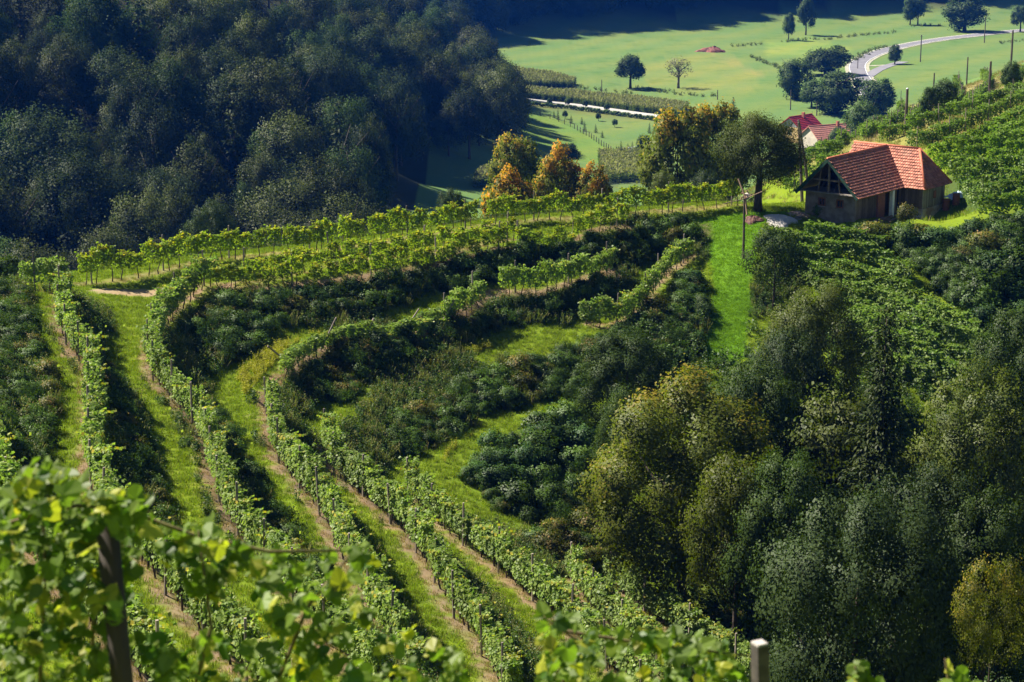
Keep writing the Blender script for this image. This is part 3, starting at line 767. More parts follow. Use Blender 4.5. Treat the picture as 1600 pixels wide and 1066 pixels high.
shrubs([(735,745),(780,700),(900,655),(928,690),(915,780),(860,822),(780,795)], 1.25, 1.2, 1.9, SH_DARK[:3] + SH_BLUE, 'rounded bush in the hollow above the fifth long vine row', 'bushes in the hollow', 8, 22)
shrubs([(815,850),(930,832),(960,880),(905,892)], 1.0, .9, 1.5, SH_OLIVE + SH_DARK[:2], 'bush beside the bare path in the hollow', 'bushes by the bare path', 9, 12)
shrubs([(1130,985),(1215,960),(1240,1060),(1190,1066)], 1.0, .8, 1.4, SH_OLIVE + SH_BLUE, 'bush between the lowest vine row and the dark round tree', 'bushes under the dark trees', 10, 14)
shrubs([(1360,384),(1420,378),(1500,376),(1560,372),(1590,400),(1560,440),(1480,420),(1410,400)], 1.6, 1.2, 2.2, SH_DARK + SH_BLUE + SH_OLIVE, 'bush on the slope below the stone base of the farmhouse', 'bushes below the farmhouse', 11, 34, 100)
shrubs([(1500,440),(1600,420),(1600,540),(1540,520)], 1.8, 1.6, 2.8, SH_DARK + SH_BLUE, 'bush at the right edge below the farmhouse slope', 'bushes at the right edge', 12, 9, 100)
def one_shrub(px, py, s, me, label, near_d=100.0, sz=1.0):
    q = hit(px, py, near_d)
    tag(obj('shrub', me, None, G(q[0], q[1], -.05), (0, 0, px * .7), (s, s, s * sz)), label, 'shrub')
shrubs([(-20,452),(20,432),(48,440),(40,470),(-20,480)], 1.2, 1.6, 2.3, SH_DARK, 'tall shrub at the left end of the ridge beside the stemmed vines', 'tall shrubs at the left ridge end', 13, 8)
one_shrub(1282, 338, 1.05, SH_DARK[0], 'small round green bush in front of the gable windows', sz=.95)
one_shrub(1416, 353, 1.35, SH_OLIVE[1], 'olive bush at the corner of the stone base of the farmhouse', sz=1.2)
one_shrub(388, 432, .95, SH_DARK[2], 'dark bush standing among the ridge vines', 45)
one_shrub(694, 352, 1.2, SH_DARK[1], 'dark bush at the back vine row next to the small round tree', 45)

# ------------------------------------------------------------------ low cover: grass, weeds
def blade_tuft(name, seed, n, h, spread, mat_, w=.012):
    rs = np.random.RandomState(seed); V = []; T = []
    for i in range(n):
        a = rs.uniform(0, 6.28); r = spread * math.sqrt(rs.rand()); x, y = r * math.cos(a), r * math.sin(a); b = rs.uniform(0, 6.28)
        ln = rs.uniform(.15, .55) * h; hh = h * rs.uniform(.5, 1.1); dx, dy = math.cos(b), math.sin(b)
        V += [(x - dy * w, y + dx * w, -.02), (x + dy * w, y - dx * w, -.02), (x + dx * ln + dy * w * .3, y + dy * ln - dx * w * .3, hh), (x + dx * ln * .95 - dy * w * .3, y + dy * ln * .95 + dx * w * .3, hh)]
        T.append((rs.rand(), rs.rand(), rs.rand()))
    return mesh_from(name, V, np.arange(n * 4).reshape(-1, 4), mat_, tint=np.array(T))
M_GRASS = leafmat('grass_blade', (.115, .175, .012), (.19, .235, .018), autumn=(.30, .26, .07), thr=1.02, transl=.35, gloss=.03, vary=.25)
M_STRAW = leafmat('straw', (.24, .17, .08), (.34, .25, .13), transl=.2, vary=.25)
tuft = source('grass_tuft', blade_tuft('grass_tuft', 1, 26, .16, .2, M_GRASS))
straw = source('straw_tuft', blade_tuft('straw_tuft', 2, 12, .09, .2, M_STRAW))
rsg = np.random.RandomState(21)
c = np.stack([rsg.uniform(-34, 30, 150000), rsg.uniform(48, 160, 150000)], 1)
qx, qy = topx(c[:, 0], c[:, 1], H(c[:, 0], c[:, 1]))
c = c[(qx > -20) & (qx < 1560) & (qy < 1090)]
d, s, k = row_side(c[:, 0], c[:, 1]); sl2 = slope_at(c[:, 0], c[:, 1])
onsoil = (s > -.3) & (s < .8) & (d < 1.2) & (k >= 0)
house_fp = np.array([(26.39 + .64 * a + .77 * b, 150 + .77 * a - .64 * b) for a, b in ((0, 0), (0, -5.6), (7, -5.6), (7, -6), (12, -6), (12, 2), (7, 2), (7, 0))])
nothouse = ~inside(house_fp, c[:, 0], c[:, 1])
gully = (c[:, 0] > 9) & (c[:, 1] < 112)
islawn = inside(lawn_poly, c[:, 0], c[:, 1])
track_poly = hits([(138,450),(268,447),(264,460),(146,461)])
gsel = (~onsoil | (rsg.rand(len(c)) < .1)) & ~inside(track_poly, c[:, 0], c[:, 1]) & ~inside(hits([(-40,450),(46,452),(62,540),(88,630),(70,730),(-40,760)]), c[:, 0], c[:, 1]) & (sl2 < .5) & nothouse & ~gully & (rsg.rand(len(c)) < np.where(islawn, .0, .9))
def lift(c, up=0.0): return np.stack([c[:, 0], c[:, 1], H(c[:, 0], c[:, 1]) + CAM_H + up], 1)
scatter('grass', lift(c[gsel]), tuft, 1, .6, 1.25, 'short green grass on the terrace paths and the lawn', 'grass')
ssel = onsoil & (rsg.rand(len(c)) < .8) & ~thin[0:1].any()
lp = fill(lawn_poly, 4500, rsg)
scatter('lawn_grass', lift(lp), source('lawn_tuft', blade_tuft('lawn_tuft', 6, 26, .06, .25, leafmat('lawn_blade', (.095, .190, .010), (.145, .235, .014), transl=.45, gloss=.02, vary=.12), .012)), 20, .7, 1.2, 'short mown grass of the bright lawn strip below the house', 'grass')
scatter('straw_litter', lift(c[ssel]), straw, 2, .5, 1.3, 'dry straw and stalks on the soil strips under the vines', 'straw')
def weed_mesh(name, seed, mat_, n=110, h=.55, w=.42, leaf=.075):
    rs = np.random.RandomState(seed); st = rs.randint(7, 10); P = []; T = []
    for i in range(st):
        a = rs.uniform(0, 6.28); m = n // st; t = rs.rand(m); hh = h * rs.uniform(.55, 1.15); r = w * .5 * rs.uniform(.3, 1)
        P.append(np.stack([np.cos(a) * r * (.3 + t), np.sin(a) * r * (.3 + t), t * hh], 1) + rs.normal(size=(m, 3)) * .035)
        T.append(np.stack([rs.rand(m), np.full(m, rs.rand()), .6 * t + .4 * rs.rand(m)], 1))
    P = np.concatenate(P)
    return leaves_mesh(name, P, rs.normal(size=P.shape) * .6 + np.array([0, 0, .7]), leaf * rs.uniform(.6, 1.3, len(P)), np.concatenate(T), mat_, rs, .6)
M_YWEED = leafmat('yellow_weed', (.13, .17, .012), (.28, .25, .015), transl=.4, vary=.2)
weed = source('weed', weed_mesh('weed', 3, M_WEED))
dweed = source('dark_weed', weed_mesh('dark_weed', 4, M_SHRUB, leaf=.085))
yweed = source('yellow_weed', weed_mesh('yellow_weed', 5, M_YWEED, h=.6))
leftbank = inside(hits([(-40,450),(46,452),(62,540),(88,630),(70,730),(-40,760)]), c[:, 0], c[:, 1])
bank = ((sl2 > .38) | leftbank) & ~onsoil & nothouse & ~gully & ~islawn & (d < 9)
u_ = rsg.rand(len(c))
thick = np.zeros(len(c), bool)
for q in ([(290,505),(340,478),(480,468),(610,448),(760,408),(960,372),(1085,356),(1085,384),(950,402),(770,440),(685,452),(600,490),(480,500),(420,524),(380,564),(330,572)],
          [(470,595),(520,558),(640,522),(740,496),(850,474),(960,446),(1000,452),(970,470),(880,490),(800,508),(740,518),(650,545),(585,582),(538,630),(495,635)],
          [(615,665),(720,606),(800,588),(900,550),(980,516),(1035,480),(1060,435),(1090,432),(1100,500),(1090,560),(960,600),(880,622),(780,645),(700,690),(668,720),(612,705)],
          [(725,750),(780,702),(900,655),(935,700),(930,800),(860,828),(780,800)], [(165,570),(190,640),(240,760),(285,850),(250,860),(200,770),(178,690)], [(305,600),(355,660),(392,740),(445,830),(520,920),(470,920),(400,810),(368,725)], [(-20,460),(46,458),(62,540),(86,630),(70,730),(-20,750)]):
    thick |= inside(hits(q), c[:, 0], c[:, 1])
u2 = rsg.rand(len(c))
scatter('sprawling_thicket', lift(c[thick & (u2 > .2) & (u2 < .235)], -.05), source('sprawling_bush', shrub_variant(131, M_SHRUB, 1.7, .8, 120, 20, .07, spray=.28, lobes=9)), 19, .45, 1.1, 'sprawling long stemmed brambles on the terrace banks', 'thicket', .3)
scatter('thicket', lift(c[thick & (u2 < .045)], -.05), source('thicket_bush', SH_DARK[4]), 15, .45, 1.0, 'dense dark bramble thicket covering the terrace banks', 'thicket')
scatter('olive_thicket', lift(c[thick & (u2 > .97)], -.05), source('olive_bush', SH_OLIVE[3]), 16, .4, .85, 'olive and brown bramble tufts in the thicket on the banks', 'thicket')
tall = source('tall_grass', blade_tuft('tall_grass', 12, 34, .62, .26, leafmat('tall_dry_grass', (.09, .12, .02), (.19, .18, .06), autumn=(.28, .22, .11), thr=.9, transl=.35, vary=.25), .011))
scatter('tall_bank_grass', lift(c[(thick | bank) & (u2 > .35) & (u2 < .43)]), tall, 18, .6, 1.4, 'tall half dry grass tufts between the shrubs on the banks', 'grass')
scatter('bank_weeds', lift(c[bank & (u_ < .22)]), weed, 3, .6, 1.3, 'tangled green and brown weeds on the terrace banks', 'weeds')
scatter('dark_bank_weeds', lift(c[bank & (u_ > .55)]), dweed, 4, .6, 1.35, 'dark leafy undergrowth on the shaded terrace banks', 'undergrowth')
yp = [hits(q) for q in ([(370,590),(420,545),(490,525),(520,512),(470,530),(410,590),(385,620)], [(560,640),(640,585),(740,548),(790,540),(700,565),(610,605),(575,660)], [(700,705),(740,680),(720,690),(690,730)], [(650,508),(740,475),(770,462),(700,478)])]
ysel = np.zeros(len(c), bool)
for q in yp: ysel |= inside(q, c[:, 0], c[:, 1])
scatter('yellow_weeds', lift(c[ysel & (u_ < .75)]), yweed, 5, .5, 1.1, 'yellow flowering weeds along the inner edges of the terraces', 'weeds')
gsc = np.stack([rsg.uniform(8, 60, 9000), rsg.uniform(64, 136, 9000)], 1)
scatter('gully_undergrowth', lift(gsc[~inside(lawn_poly, gsc[:, 0], gsc[:, 1])]), dweed, 6, 1.0, 2.4, 'dark undergrowth on the floor of the wooded gully', 'undergrowth')
hs_ = np.stack([rsg.uniform(26, 110, 16000), rsg.uniform(150, 330, 16000)], 1)
hs_ = hs_[~inside(house_fp, hs_[:, 0], hs_[:, 1]) & ((hs_[:, 1] > 176) | (topx(hs_[:, 0], hs_[:, 1], H(hs_[:, 0], hs_[:, 1]))[0] > 1400))]
bush_poly = hits([(1335,372),(1400,376),(1440,378),(1500,374),(1540,360),(1600,350),(1600,560),(1545,525),(1480,470),(1440,430),(1390,392)], 100)
bsc = fill(bush_poly, 700, rsg)
scatter('slope_thicket', lift(bsc, -.05), source('slope_bush', SH_DARK[3]), 17, .5, 1.3, 'dense bushes and brambles on the slope right of the farmhouse', 'thicket')
scatter('hill_straw', lift(hs_[(hs_[:, 1] > 178) & (rsg.rand(len(hs_)) < .6)]), source('hill_straw_tuft', blade_tuft('hill_straw_tuft', 9, 22, .35, .5, M_STRAW, .02)), 8, .6, 1.2, 'dry straw coloured grass between the vine rows on the hill', 'grass')
hs_ = hs_[(hs_[:, 1] < 182) | (rsg.rand(len(hs_)) < .4)]
scatter('hill_grass', lift(hs_), source('hill_tuft', blade_tuft('hill_tuft', 8, 26, .4, .5, M_GRASS, .02)), 7, .6, 1.2, 'rough grass between the vine rows on the hill', 'grass')

# ------------------------------------------------------------------ trees
def tree(name, label, px, d, top, w, cr, tk, nomH=10.0, nomW=8.0, group=None, rz=None, base=None, cat='tree', sink=.1, squat=1.45):
    """stands at picture column px and distance d (or on the ground seen at base), as tall as its top in the photograph"""
    if base is not None: q = hit(px, base, 60 if base > 300 else 250); x, y = q
    else:
        p = atd(px, 300, d); x, y = p[0], d
    z = float(H(x, y))
    a, b = y * CP - z * SP, y * SP + z * CP            # height from the top pixel
    u = (533 - top) / FPX
    h = (u * a - b) / (CP + u * SP)
    sc = (w / FPX * a) / nomW
    cz = min(h / nomH, sc * squat); co = h - nomH * cz
    o = thing(name, label, cat, (x, y, z + CAM_H - sink), rz if rz is not None else (px * 1.7) % 6.28, group)
    obj('crown', cr, o, (0, 0, co), scale=(sc, sc, cz))
    if tk: obj('trunk', tk, o, scale=(sc, sc, h / nomH))
    return o

def near_tree(seed, mat_, ncl=620, per=40, leaf=.17, sig=.23, z0=.8, Hc=9.2, tr=.2, **kw):
    a = dict(inner=.5, lobes=26, lob=.34, low=-.75, gaps=.22); a.update(kw)
    return crown('crown', seed, 8.0, Hc, z0, ncl, per, leaf, sig, mat_, **a), trunk('trunk', seed, 10, tr, 8.0, z0, Hc, M_BARK)
M_WALNUT = leafmat('walnut_leaf', (.042, .062, .008), (.125, .138, .018), autumn=(.16, .125, .014), thr=1.04, transl=.4, gloss=.05, vary=.05)
M_GREYG = leafmat('grey_green_leaf', (.013, .026, .008), (.046, .066, .024), transl=.2, gloss=.03, vary=.12)
M_DARKT = leafmat('dark_tree_leaf', (.012, .027, .006), (.050, .076, .016), transl=.25, gloss=.03, vary=.15)
M_MIDG = leafmat('mid_green_leaf', (.028, .050, .009), (.102, .118, .021), transl=.32, gloss=.05, vary=.15)
M_YELG = leafmat('yellow_green_leaf', (.034, .048, .006), (.11, .108, .012), autumn=(.21, .15, .015), thr=1.0, transl=.42, vary=.1)
M_THUJA = leafmat('thuja_leaf', (.022, .042, .010), (.075, .085, .018), transl=.2, gloss=.03, vary=.1)
M_MAPLE = leafmat('maple_leaf', (.055, .085, .014), (.155, .165, .026), autumn=(.36, .21, .022), thr=1.12, transl=.35, gloss=.03, vary=.08)
M_ORANGE = leafmat('orange_leaf', (.065, .085, .012), (.17, .16, .02), autumn=(.42, .195, .018), thr=.97, transl=.38, gloss=.03, vary=.1)
M_SPRUCE = leafmat('spruce_needle', (.010, .020, .006), (.036, .046, .012), transl=.12, gloss=.03, vary=.15)
n_round = near_tree(201, M_GREYG, 1300, 52, .12, .20, z0=.1, Hc=9.9, lob=.3, spray=.45)
n_grey = near_tree(202, M_GREYG, 900, 46, .14, .21, lob=.4)
n_dark = near_tree(203, M_DARKT, 900, 46, .14, .21, z0=.2, Hc=9.8); n_dark2 = near_tree(204, M_DARKT, 900, 46, .14, .21, z0=.2, Hc=9.8, lob=.42, gaps=.3)
n_mid = near_tree(205, M_MIDG, 900, 46, .14, .21, lob=.4); n_layer = near_tree(206, M_MIDG, 480, 42, .22, .42, flat=.28, lob=.38, gaps=.3)
n_wal = near_tree(207, M_WALNUT, 1200, 48, .135, .2, z0=.2, Hc=9.8, lob=.32, gaps=.3)
n_yel = near_tree(208, M_YELG, 420, 30, spray=.4)
n_ygr = near_tree(218, leafmat('lime_leaf', (.040, .062, .008), (.135, .150, .018), transl=.4), 560, 36, .18, .26, lob=.36, gaps=.3)
n_thuja = near_tree(209, M_THUJA, 1100, 44, .19, .30, z0=1.4, Hc=8.5, tr=.34, lob=.3, lobes=20, low=-.6, taper=.15, spray=.45, aspect=.4)
n_maple = near_tree(210, M_MAPLE, 620, 30, .30, .3, z0=.6, Hc=9.4, lob=.3)
n_orange = near_tree(211, M_ORANGE, 480, 28, .34, .3, z0=.3, Hc=9.6, lob=.3)
n_open = near_tree(212, M_DARKT, 300, 30, .22, .30, z0=2.6, Hc=7.4, tr=.14, lob=.4, gaps=.35, low=-.8)
spr = conifer('crown', 213, 10.0, 5.5, M_SPRUCE, 30, 130, .24)
spr_t = MB().tube([(0, 0, -.3), (0, 0, 5), (0, 0, 9.7)], [.2, .12, .02], 7).mesh('trunk', M_BARK, True)
TG = 'trees in the gully'
tree('tree', 'broad tree with yellow and brown tinted leaves at the edge of the vineyard', 1078, 97, 572, 300, *n_wal, group=TG)
tree('tree', 'leafy yellow green tree in front of the broad autumn tinted tree', 1168, 90, 690, 175, *n_ygr, group=TG)
tree('tree', 'dark leafy tree just right of the broad autumn tinted tree', 1195, 106, 560, 190, *n_dark2, group=TG)
tree('tree', 'olive tinted small tree at the top of the gully, below the slender tree', 1285, 122, 430, 175, *n_mid, group=TG)
tree('tree', 'grey green tree filling the middle of the gully slope', 1235, 112, 500, 170, *n_grey, group=TG)
tree('tree', 'tree with flat layered branches left of the dark spruce', 1318, 104, 590, 190, *n_layer, group=TG)
tree('tree', 'dark green tree behind the round grey green tree', 1255, 88, 690, 200, *n_dark, group=TG)
tree('tree', 'leafy green tree with lit crown at the right edge of the picture', 1555, 104, 560, 230, *n_mid, group=TG, rz=1.0)
tree('tree', 'tall dark tree cut off by the right edge, below the vine slope', 1610, 112, 470, 170, *n_dark, group=TG, rz=2.0)
tree('tree', 'dull grey leaved tree right of the round grey green tree', 1478, 84, 705, 220, *n_grey, group=TG, rz=.4)
tree('tree', 'dark tree in the lower right corner behind the yellow bush', 1580, 82, 760, 200, *n_dark2, group=TG, rz=4)
tree('tree', 'large round grey green tree low on the right', 1368, 74, 748, 315, *n_round, group=TG)
tree('tree', 'yellow leaved small tree in the lower right corner', 1592, 68, 858, 125, *n_yel, group=TG, rz=3)
tree('spruce', 'dark spruce with pointed top in the middle of the gully', 1395, 99, 478, 190, spr, spr_t, nomW=5.5, group=TG, squat=9)
tree('tree', 'dark rounded tree under the edge of the bright lawn', 985, 116, 505, 170, *n_dark, group=TG, rz=5)
tree('tree', 'dark tree filling the gap left of the broad autumn tinted tree', 985, 108, 600, 110, *n_dark2, group=TG, rz=1.2)
tree('tree', 'slender tree with thin trunk standing at the right rim of the lawn', 1208, None, 352, 105, *n_open, base=492)
tree('tree', 'dark broad evergreen tree with thick trunk beside the wind rattle', 1184, None, 176, 140, *n_thuja, base=330)
tree('tree', 'big twin tree with orange top, left one of the pair behind the ridge', 1058, 214, 160, 125, *n_maple, group='autumn trees behind the ridge')
tree('tree', 'big twin tree with orange top, right one of the pair behind the ridge', 1112, 220, 154, 105, *n_maple, rz=2.5, group='autumn trees behind the ridge')
tree('tree', 'green tree with yellow tips behind the ridge, left of the orange trees', 808, 236, 205, 90, *n_maple, rz=1.0, group='autumn trees behind the ridge')
tree('tree', 'tallest bright orange and green tree behind the ridge vines', 868, 214, 226, 82, *n_orange, group='autumn trees behind the ridge')
tree('tree', 'low wide orange tree behind the ridge vines', 800, 204, 265, 105, *n_orange, rz=2.2, group='autumn trees behind the ridge')
tree('tree', 'small orange tree at the right of the orange group', 925, 212, 254, 66, *n_orange, rz=4.4, group='autumn trees behind the ridge')
tree('tree', 'green tree at the foot of the twin trees', 1040, 196, 262, 70, *n_mid, group='autumn trees behind the ridge')
tree('tree', 'grey green tree low between twin trees and the dark evergreen', 1100, 192, 258, 80, *n_grey, rz=2, group='autumn trees behind the ridge')
tree('tree', 'small round blue green tree standing alone behind the ridge vines', 704, 176, 289, 58, *n_grey, rz=3)
tree('tree', 'silvery rounded tree in front of the dark wood, behind the ridge', 328, 196, 305, 90, *n_grey, rz=1.5)

# ---- wooded hill on the left: every tree of its own
def wood_variant(seed, mat_=M_WOOD, ncl=400, per=52, leaf=.18, sig=.30, z0=.2, **kw):
    a = dict(inner=.55, lobes=18, lob=.36, low=-.7, gaps=.25, spray=.9); a.update(kw)
    return crown('crown', seed, 8.0, 9.8, z0, ncl, per, leaf, sig, mat_, **a)
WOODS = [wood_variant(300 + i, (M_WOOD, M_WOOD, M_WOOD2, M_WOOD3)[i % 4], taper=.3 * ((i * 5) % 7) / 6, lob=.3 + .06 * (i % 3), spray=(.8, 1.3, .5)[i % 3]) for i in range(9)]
WOOD_T = [trunk('trunk', 320 + i, 10, .22, 8, 2.5, 7.5, M_BARK, 5) for i in range(2)]
WOOD_C = [conifer('crown', 330 + i, 10, 4.4, M_SPRUCE, 15, 22, .5) for i in range(2)]
rsw = np.random.RandomState(8)
cand = []
for yy in np.arange(206, 800, 7.4):
    for xx in np.arange(-165, 12, 7.8):
        x = xx + rsw.uniform(-3, 3); y = yy + rsw.uniform(-3, 3); z = float(H(x, y)); h = rsw.uniform(8.5, 19)
        a0, b0 = topx(x, y, z + h); a1, b1 = topx(x, y, z + h * .35)
        edge = np.interp(b1, [0, 100, 190, 240, 330, 360], [690, 770, 812, 640, 585, 560])   # foot of the wood in the photograph
        if y < 232 and a0 > 250: continue
        if -60 < a0 < edge - 12 and b1 > -25 and b0 < 420: cand.append((y, x, z, h, a0, b0))
cand.sort()
# keep what is not wholly hidden behind nearer crowns
cover = np.zeros((110, 170), bool); sel = []
for y, x, z, h, a0, b0 in cand:
    wpx = h * .5 / y * FPX; hp = h * .7 / y * FPX
    i0, i1 = int(max(0, (a0 - wpx / 2 + 60) / 10)), int(max(0, (a0 + wpx / 2 + 60) / 10)); j0, j1 = int(max(0, b0 / 10)), int(max(0, (b0 + hp) / 10))
    blk = cover[j0:j1 + 1, i0:i1 + 1]
    if blk.size and blk.mean() > .985: continue
    cover[j0:j1, i0 + 1:i1] = True
    sel.append((y, x, z, h))
print('wood trees', len(cand), len(sel))
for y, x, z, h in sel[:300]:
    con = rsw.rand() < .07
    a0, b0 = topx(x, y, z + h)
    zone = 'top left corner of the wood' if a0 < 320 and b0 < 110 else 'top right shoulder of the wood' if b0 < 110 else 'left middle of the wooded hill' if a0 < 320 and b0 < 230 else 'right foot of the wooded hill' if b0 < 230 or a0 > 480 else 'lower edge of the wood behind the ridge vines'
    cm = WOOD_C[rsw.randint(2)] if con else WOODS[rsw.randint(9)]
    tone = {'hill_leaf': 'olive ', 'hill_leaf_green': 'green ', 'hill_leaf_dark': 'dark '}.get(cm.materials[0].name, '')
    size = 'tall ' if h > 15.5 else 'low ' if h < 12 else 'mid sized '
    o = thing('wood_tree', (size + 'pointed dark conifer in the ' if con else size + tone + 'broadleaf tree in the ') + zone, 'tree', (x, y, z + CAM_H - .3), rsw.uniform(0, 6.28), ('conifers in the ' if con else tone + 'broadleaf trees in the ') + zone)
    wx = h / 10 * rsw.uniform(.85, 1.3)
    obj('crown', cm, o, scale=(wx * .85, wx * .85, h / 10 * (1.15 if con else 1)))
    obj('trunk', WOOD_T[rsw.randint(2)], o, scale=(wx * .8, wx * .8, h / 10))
for k, px in enumerate(range(120, 690, 20)):                          # crest of the hill at the top edge of the picture
    q = hit(px, 14, 150); h = rsw.uniform(10, 15)
    o = thing('wood_tree', ('low' if h < 12.5 else 'tall') + ' broadleaf tree on the crest of the wood, cut by the top edge', 'tree', G(q[0], q[1], -.3), k * 1.3, 'broadleaf trees on the crest of the wood')
    obj('crown', WOODS[k % 9], o, scale=(h / 9, h / 9, h / 10)); obj('trunk', WOOD_T[k % 2], o, scale=(h / 10, h / 10, h / 10))
tree('tree', 'dark tree at the right foot of the wooded hill, upper of two', 782, 560, 108, 66, WOODS[1], WOOD_T[0], group='trees at the foot of the wood')
tree('tree', 'dark tree at the right foot of the wooded hill, lower of two', 792, 520, 158, 70, WOODS[2], WOOD_T[0], group='trees at the foot of the wood')

# ---- far wood across the valley: one mass
fw = np.stack([rsw.uniform(-130, 420, 900), np.zeros(900)], 1)
edge_d = np.interp(fw[:, 0], [-130, -30, 20, 80, 160, 260, 420], [800, 800, 855, 905, 955, 1015, 1060])
fw[:, 1] = edge_d + 4 + 150 * rsw.rand(900) ** 1.3
scatter('far_wood', np.stack([fw[:, 0], fw[:, 1], H(fw[:, 0], fw[:, 1]) + CAM_H - 1], 1), source('far_tree', WOODS[0]), 9, 1.7, 2.9, 'dark blue wood on the shaded slope across the valley', 'wood', .04)

# ------------------------------------------------------------------ farmhouse
M_TILE = plain('clay_tile', (.44, .175, .115), (.26, .085, .058), 3.0, .8, vary=.3)
def tile_field():
    m, nt, p = nodes('clay_tile_field')
    at = N(nt, 'ShaderNodeAttribute', attribute_name='tint'); sp = N(nt, 'ShaderNodeSeparateColor'); nt.links.new(at.outputs[0], sp.inputs[0])
    c = mixc(nt, sp.outputs[0], (.20, .062, .042), (.42, .150, .092))
    c = mixc(nt, mrange(nt, noise(nt, 1.1, 5), .45, .75, 0, .5), c, (.30, .17, .12))
    c = mixc(nt, mrange(nt, noise(nt, 5, 4), .5, .75, 0, .6), c, (.13, .05, .04))
    c = mixc(nt, mrange(nt, noise(nt, .7, 6), .52, .72, 0, .55), c, (.12, .085, .05))
    nt.links.new(c, p.inputs['Base Color']); p.inputs['Roughness'].default_value = .85
    return m
M_TILE_J = tile_field()
M_CAP = plain('ridge_clay', (.48, .15, .075), (.34, .09, .05), 5, .7)
M_PLANK = plain('brown_plank', (.20, .14, .10), (.095, .065, .047), 5, bump=.3, stretch=(8, 8, .6), vary=.35)
M_GPLANK = plain('grey_plank', (.26, .23, .20), (.13, .115, .10), 5, bump=.3, stretch=(8, 8, .6), vary=.3)
M_PLASTER = plain('old_plaster', (.25, .20, .16), (.14, .11, .085), 2.2, bump=.3, detail=8)
M_STONE = plain('stone_base', (.42, .40, .37), (.24, .15, .11), 1.3, bump=.5, detail=8)
M_GREEN = plain('green_bargeboard', (.020, .065, .040), (.012, .040, .026), 5)
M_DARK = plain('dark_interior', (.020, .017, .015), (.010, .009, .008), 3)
M_WHITE = plain('whitewash', (.72, .72, .72), (.55, .56, .58), 4)
M_BRICK = plain('old_brick', (.33, .12, .07), (.22, .09, .055), 8, bump=.3)
M_GLASS = nodes('window_glass')[0]
_p = M_GLASS.node_tree.nodes['Principled BSDF']; _p.inputs['Base Color'].default_value = (.012, .014, .018, 1); _p.inputs['Roughness'].default_value = .12
M_FRAME = plain('brown_frame', (.20, .075, .04), (.13, .05, .03), 6)
M_TIMBER = plain('roof_timber', (.22, .16, .11), (.12, .085, .06), 5, stretch=(1, 1, 1))

hp = (26.39, 150.0); GZ0 = -27.85 + CAM_H
house = thing('farmhouse', 'old timber farmhouse with red clay tile roof and open gable on the ridge', 'house', (hp[0], hp[1], GZ0), math.atan2(.77, .64))
ZE, ZR = 1.62, 4.42
def hpart(name, mb, m, parent=house, smooth=False, label=None):
    o = obj(name, mb.mesh(name, m, smooth), parent)
    if label: o['label'] = label
    return o
def slab(mb, pts, th):             # polygon with thickness straight down
    n = len(pts); q = list(pts) + [(x, y, z - th) for x, y, z in pts]
    mb.poly(q, [tuple(range(n)), tuple(reversed(range(n, 2 * n)))] + [(i, i + n, (i + 1) % n + n, (i + 1) % n) for i in range(n)])
    return mb
FACES = {
 'front': [(0,0,ZE),(7.1,0,ZE),(9.15,2.76,ZR),(0,2.76,ZR)],
 'back':  [(0,5.52,ZE),(0,2.76,ZR),(9.15,2.76,ZR),(7.1,5.52,ZE)],
 'wing':  [(7.1,0,ZE),(7.1,-1.9,ZE),(9.15,-.12,ZR),(9.15,2.76,ZR)],
 'wing2': [(7.1,5.52,ZE),(9.15,2.76,ZR),(9.15,5.75,ZR),(7.1,5.75,ZE)],
 'hip':   [(7.1,-1.9,ZE),(11.35,-1.9,ZE),(9.15,-.12,ZR)],
 'rear':  [(11.35,-1.9,ZE),(11.35,5.75,ZE),(9.15,5.75,ZR),(9.15,-.12,ZR)]}
deck = None
for k, f in FACES.items():
    dk = slab(MB(), f, .07)
    if deck is None: deck = hpart('roof', dk, M_TIMBER)
    else: hpart('roof_deck', dk, M_TIMBER, deck)
def tile_mesh(name, seed):
    r = random.Random(seed); w, l = .205, .31; V = []; F = []
    xs = (-w / 2, -w / 4, 0, w / 4, w / 2); zs = (.0, .02, .03, .02, .0)
    for y, dz in ((0, .075), (l, .0)):
        for x, z in zip(xs, zs): V.append((x, y, z + dz + .012))
    for x in (xs[0], xs[-1]): V.append((x, 0, .0))
    for i in range(4): F.append((i, i + 1, 6 + i, 5 + i))
    F.append((10, 0, 1, 2, 3, 4, 11)[::-1])
    return np.array(V), F
TV, TF = tile_mesh('tile', 1)
TILE = mesh_from('tile', TV, TF, M_TILE)
rt = random.Random(4); n_single = 0
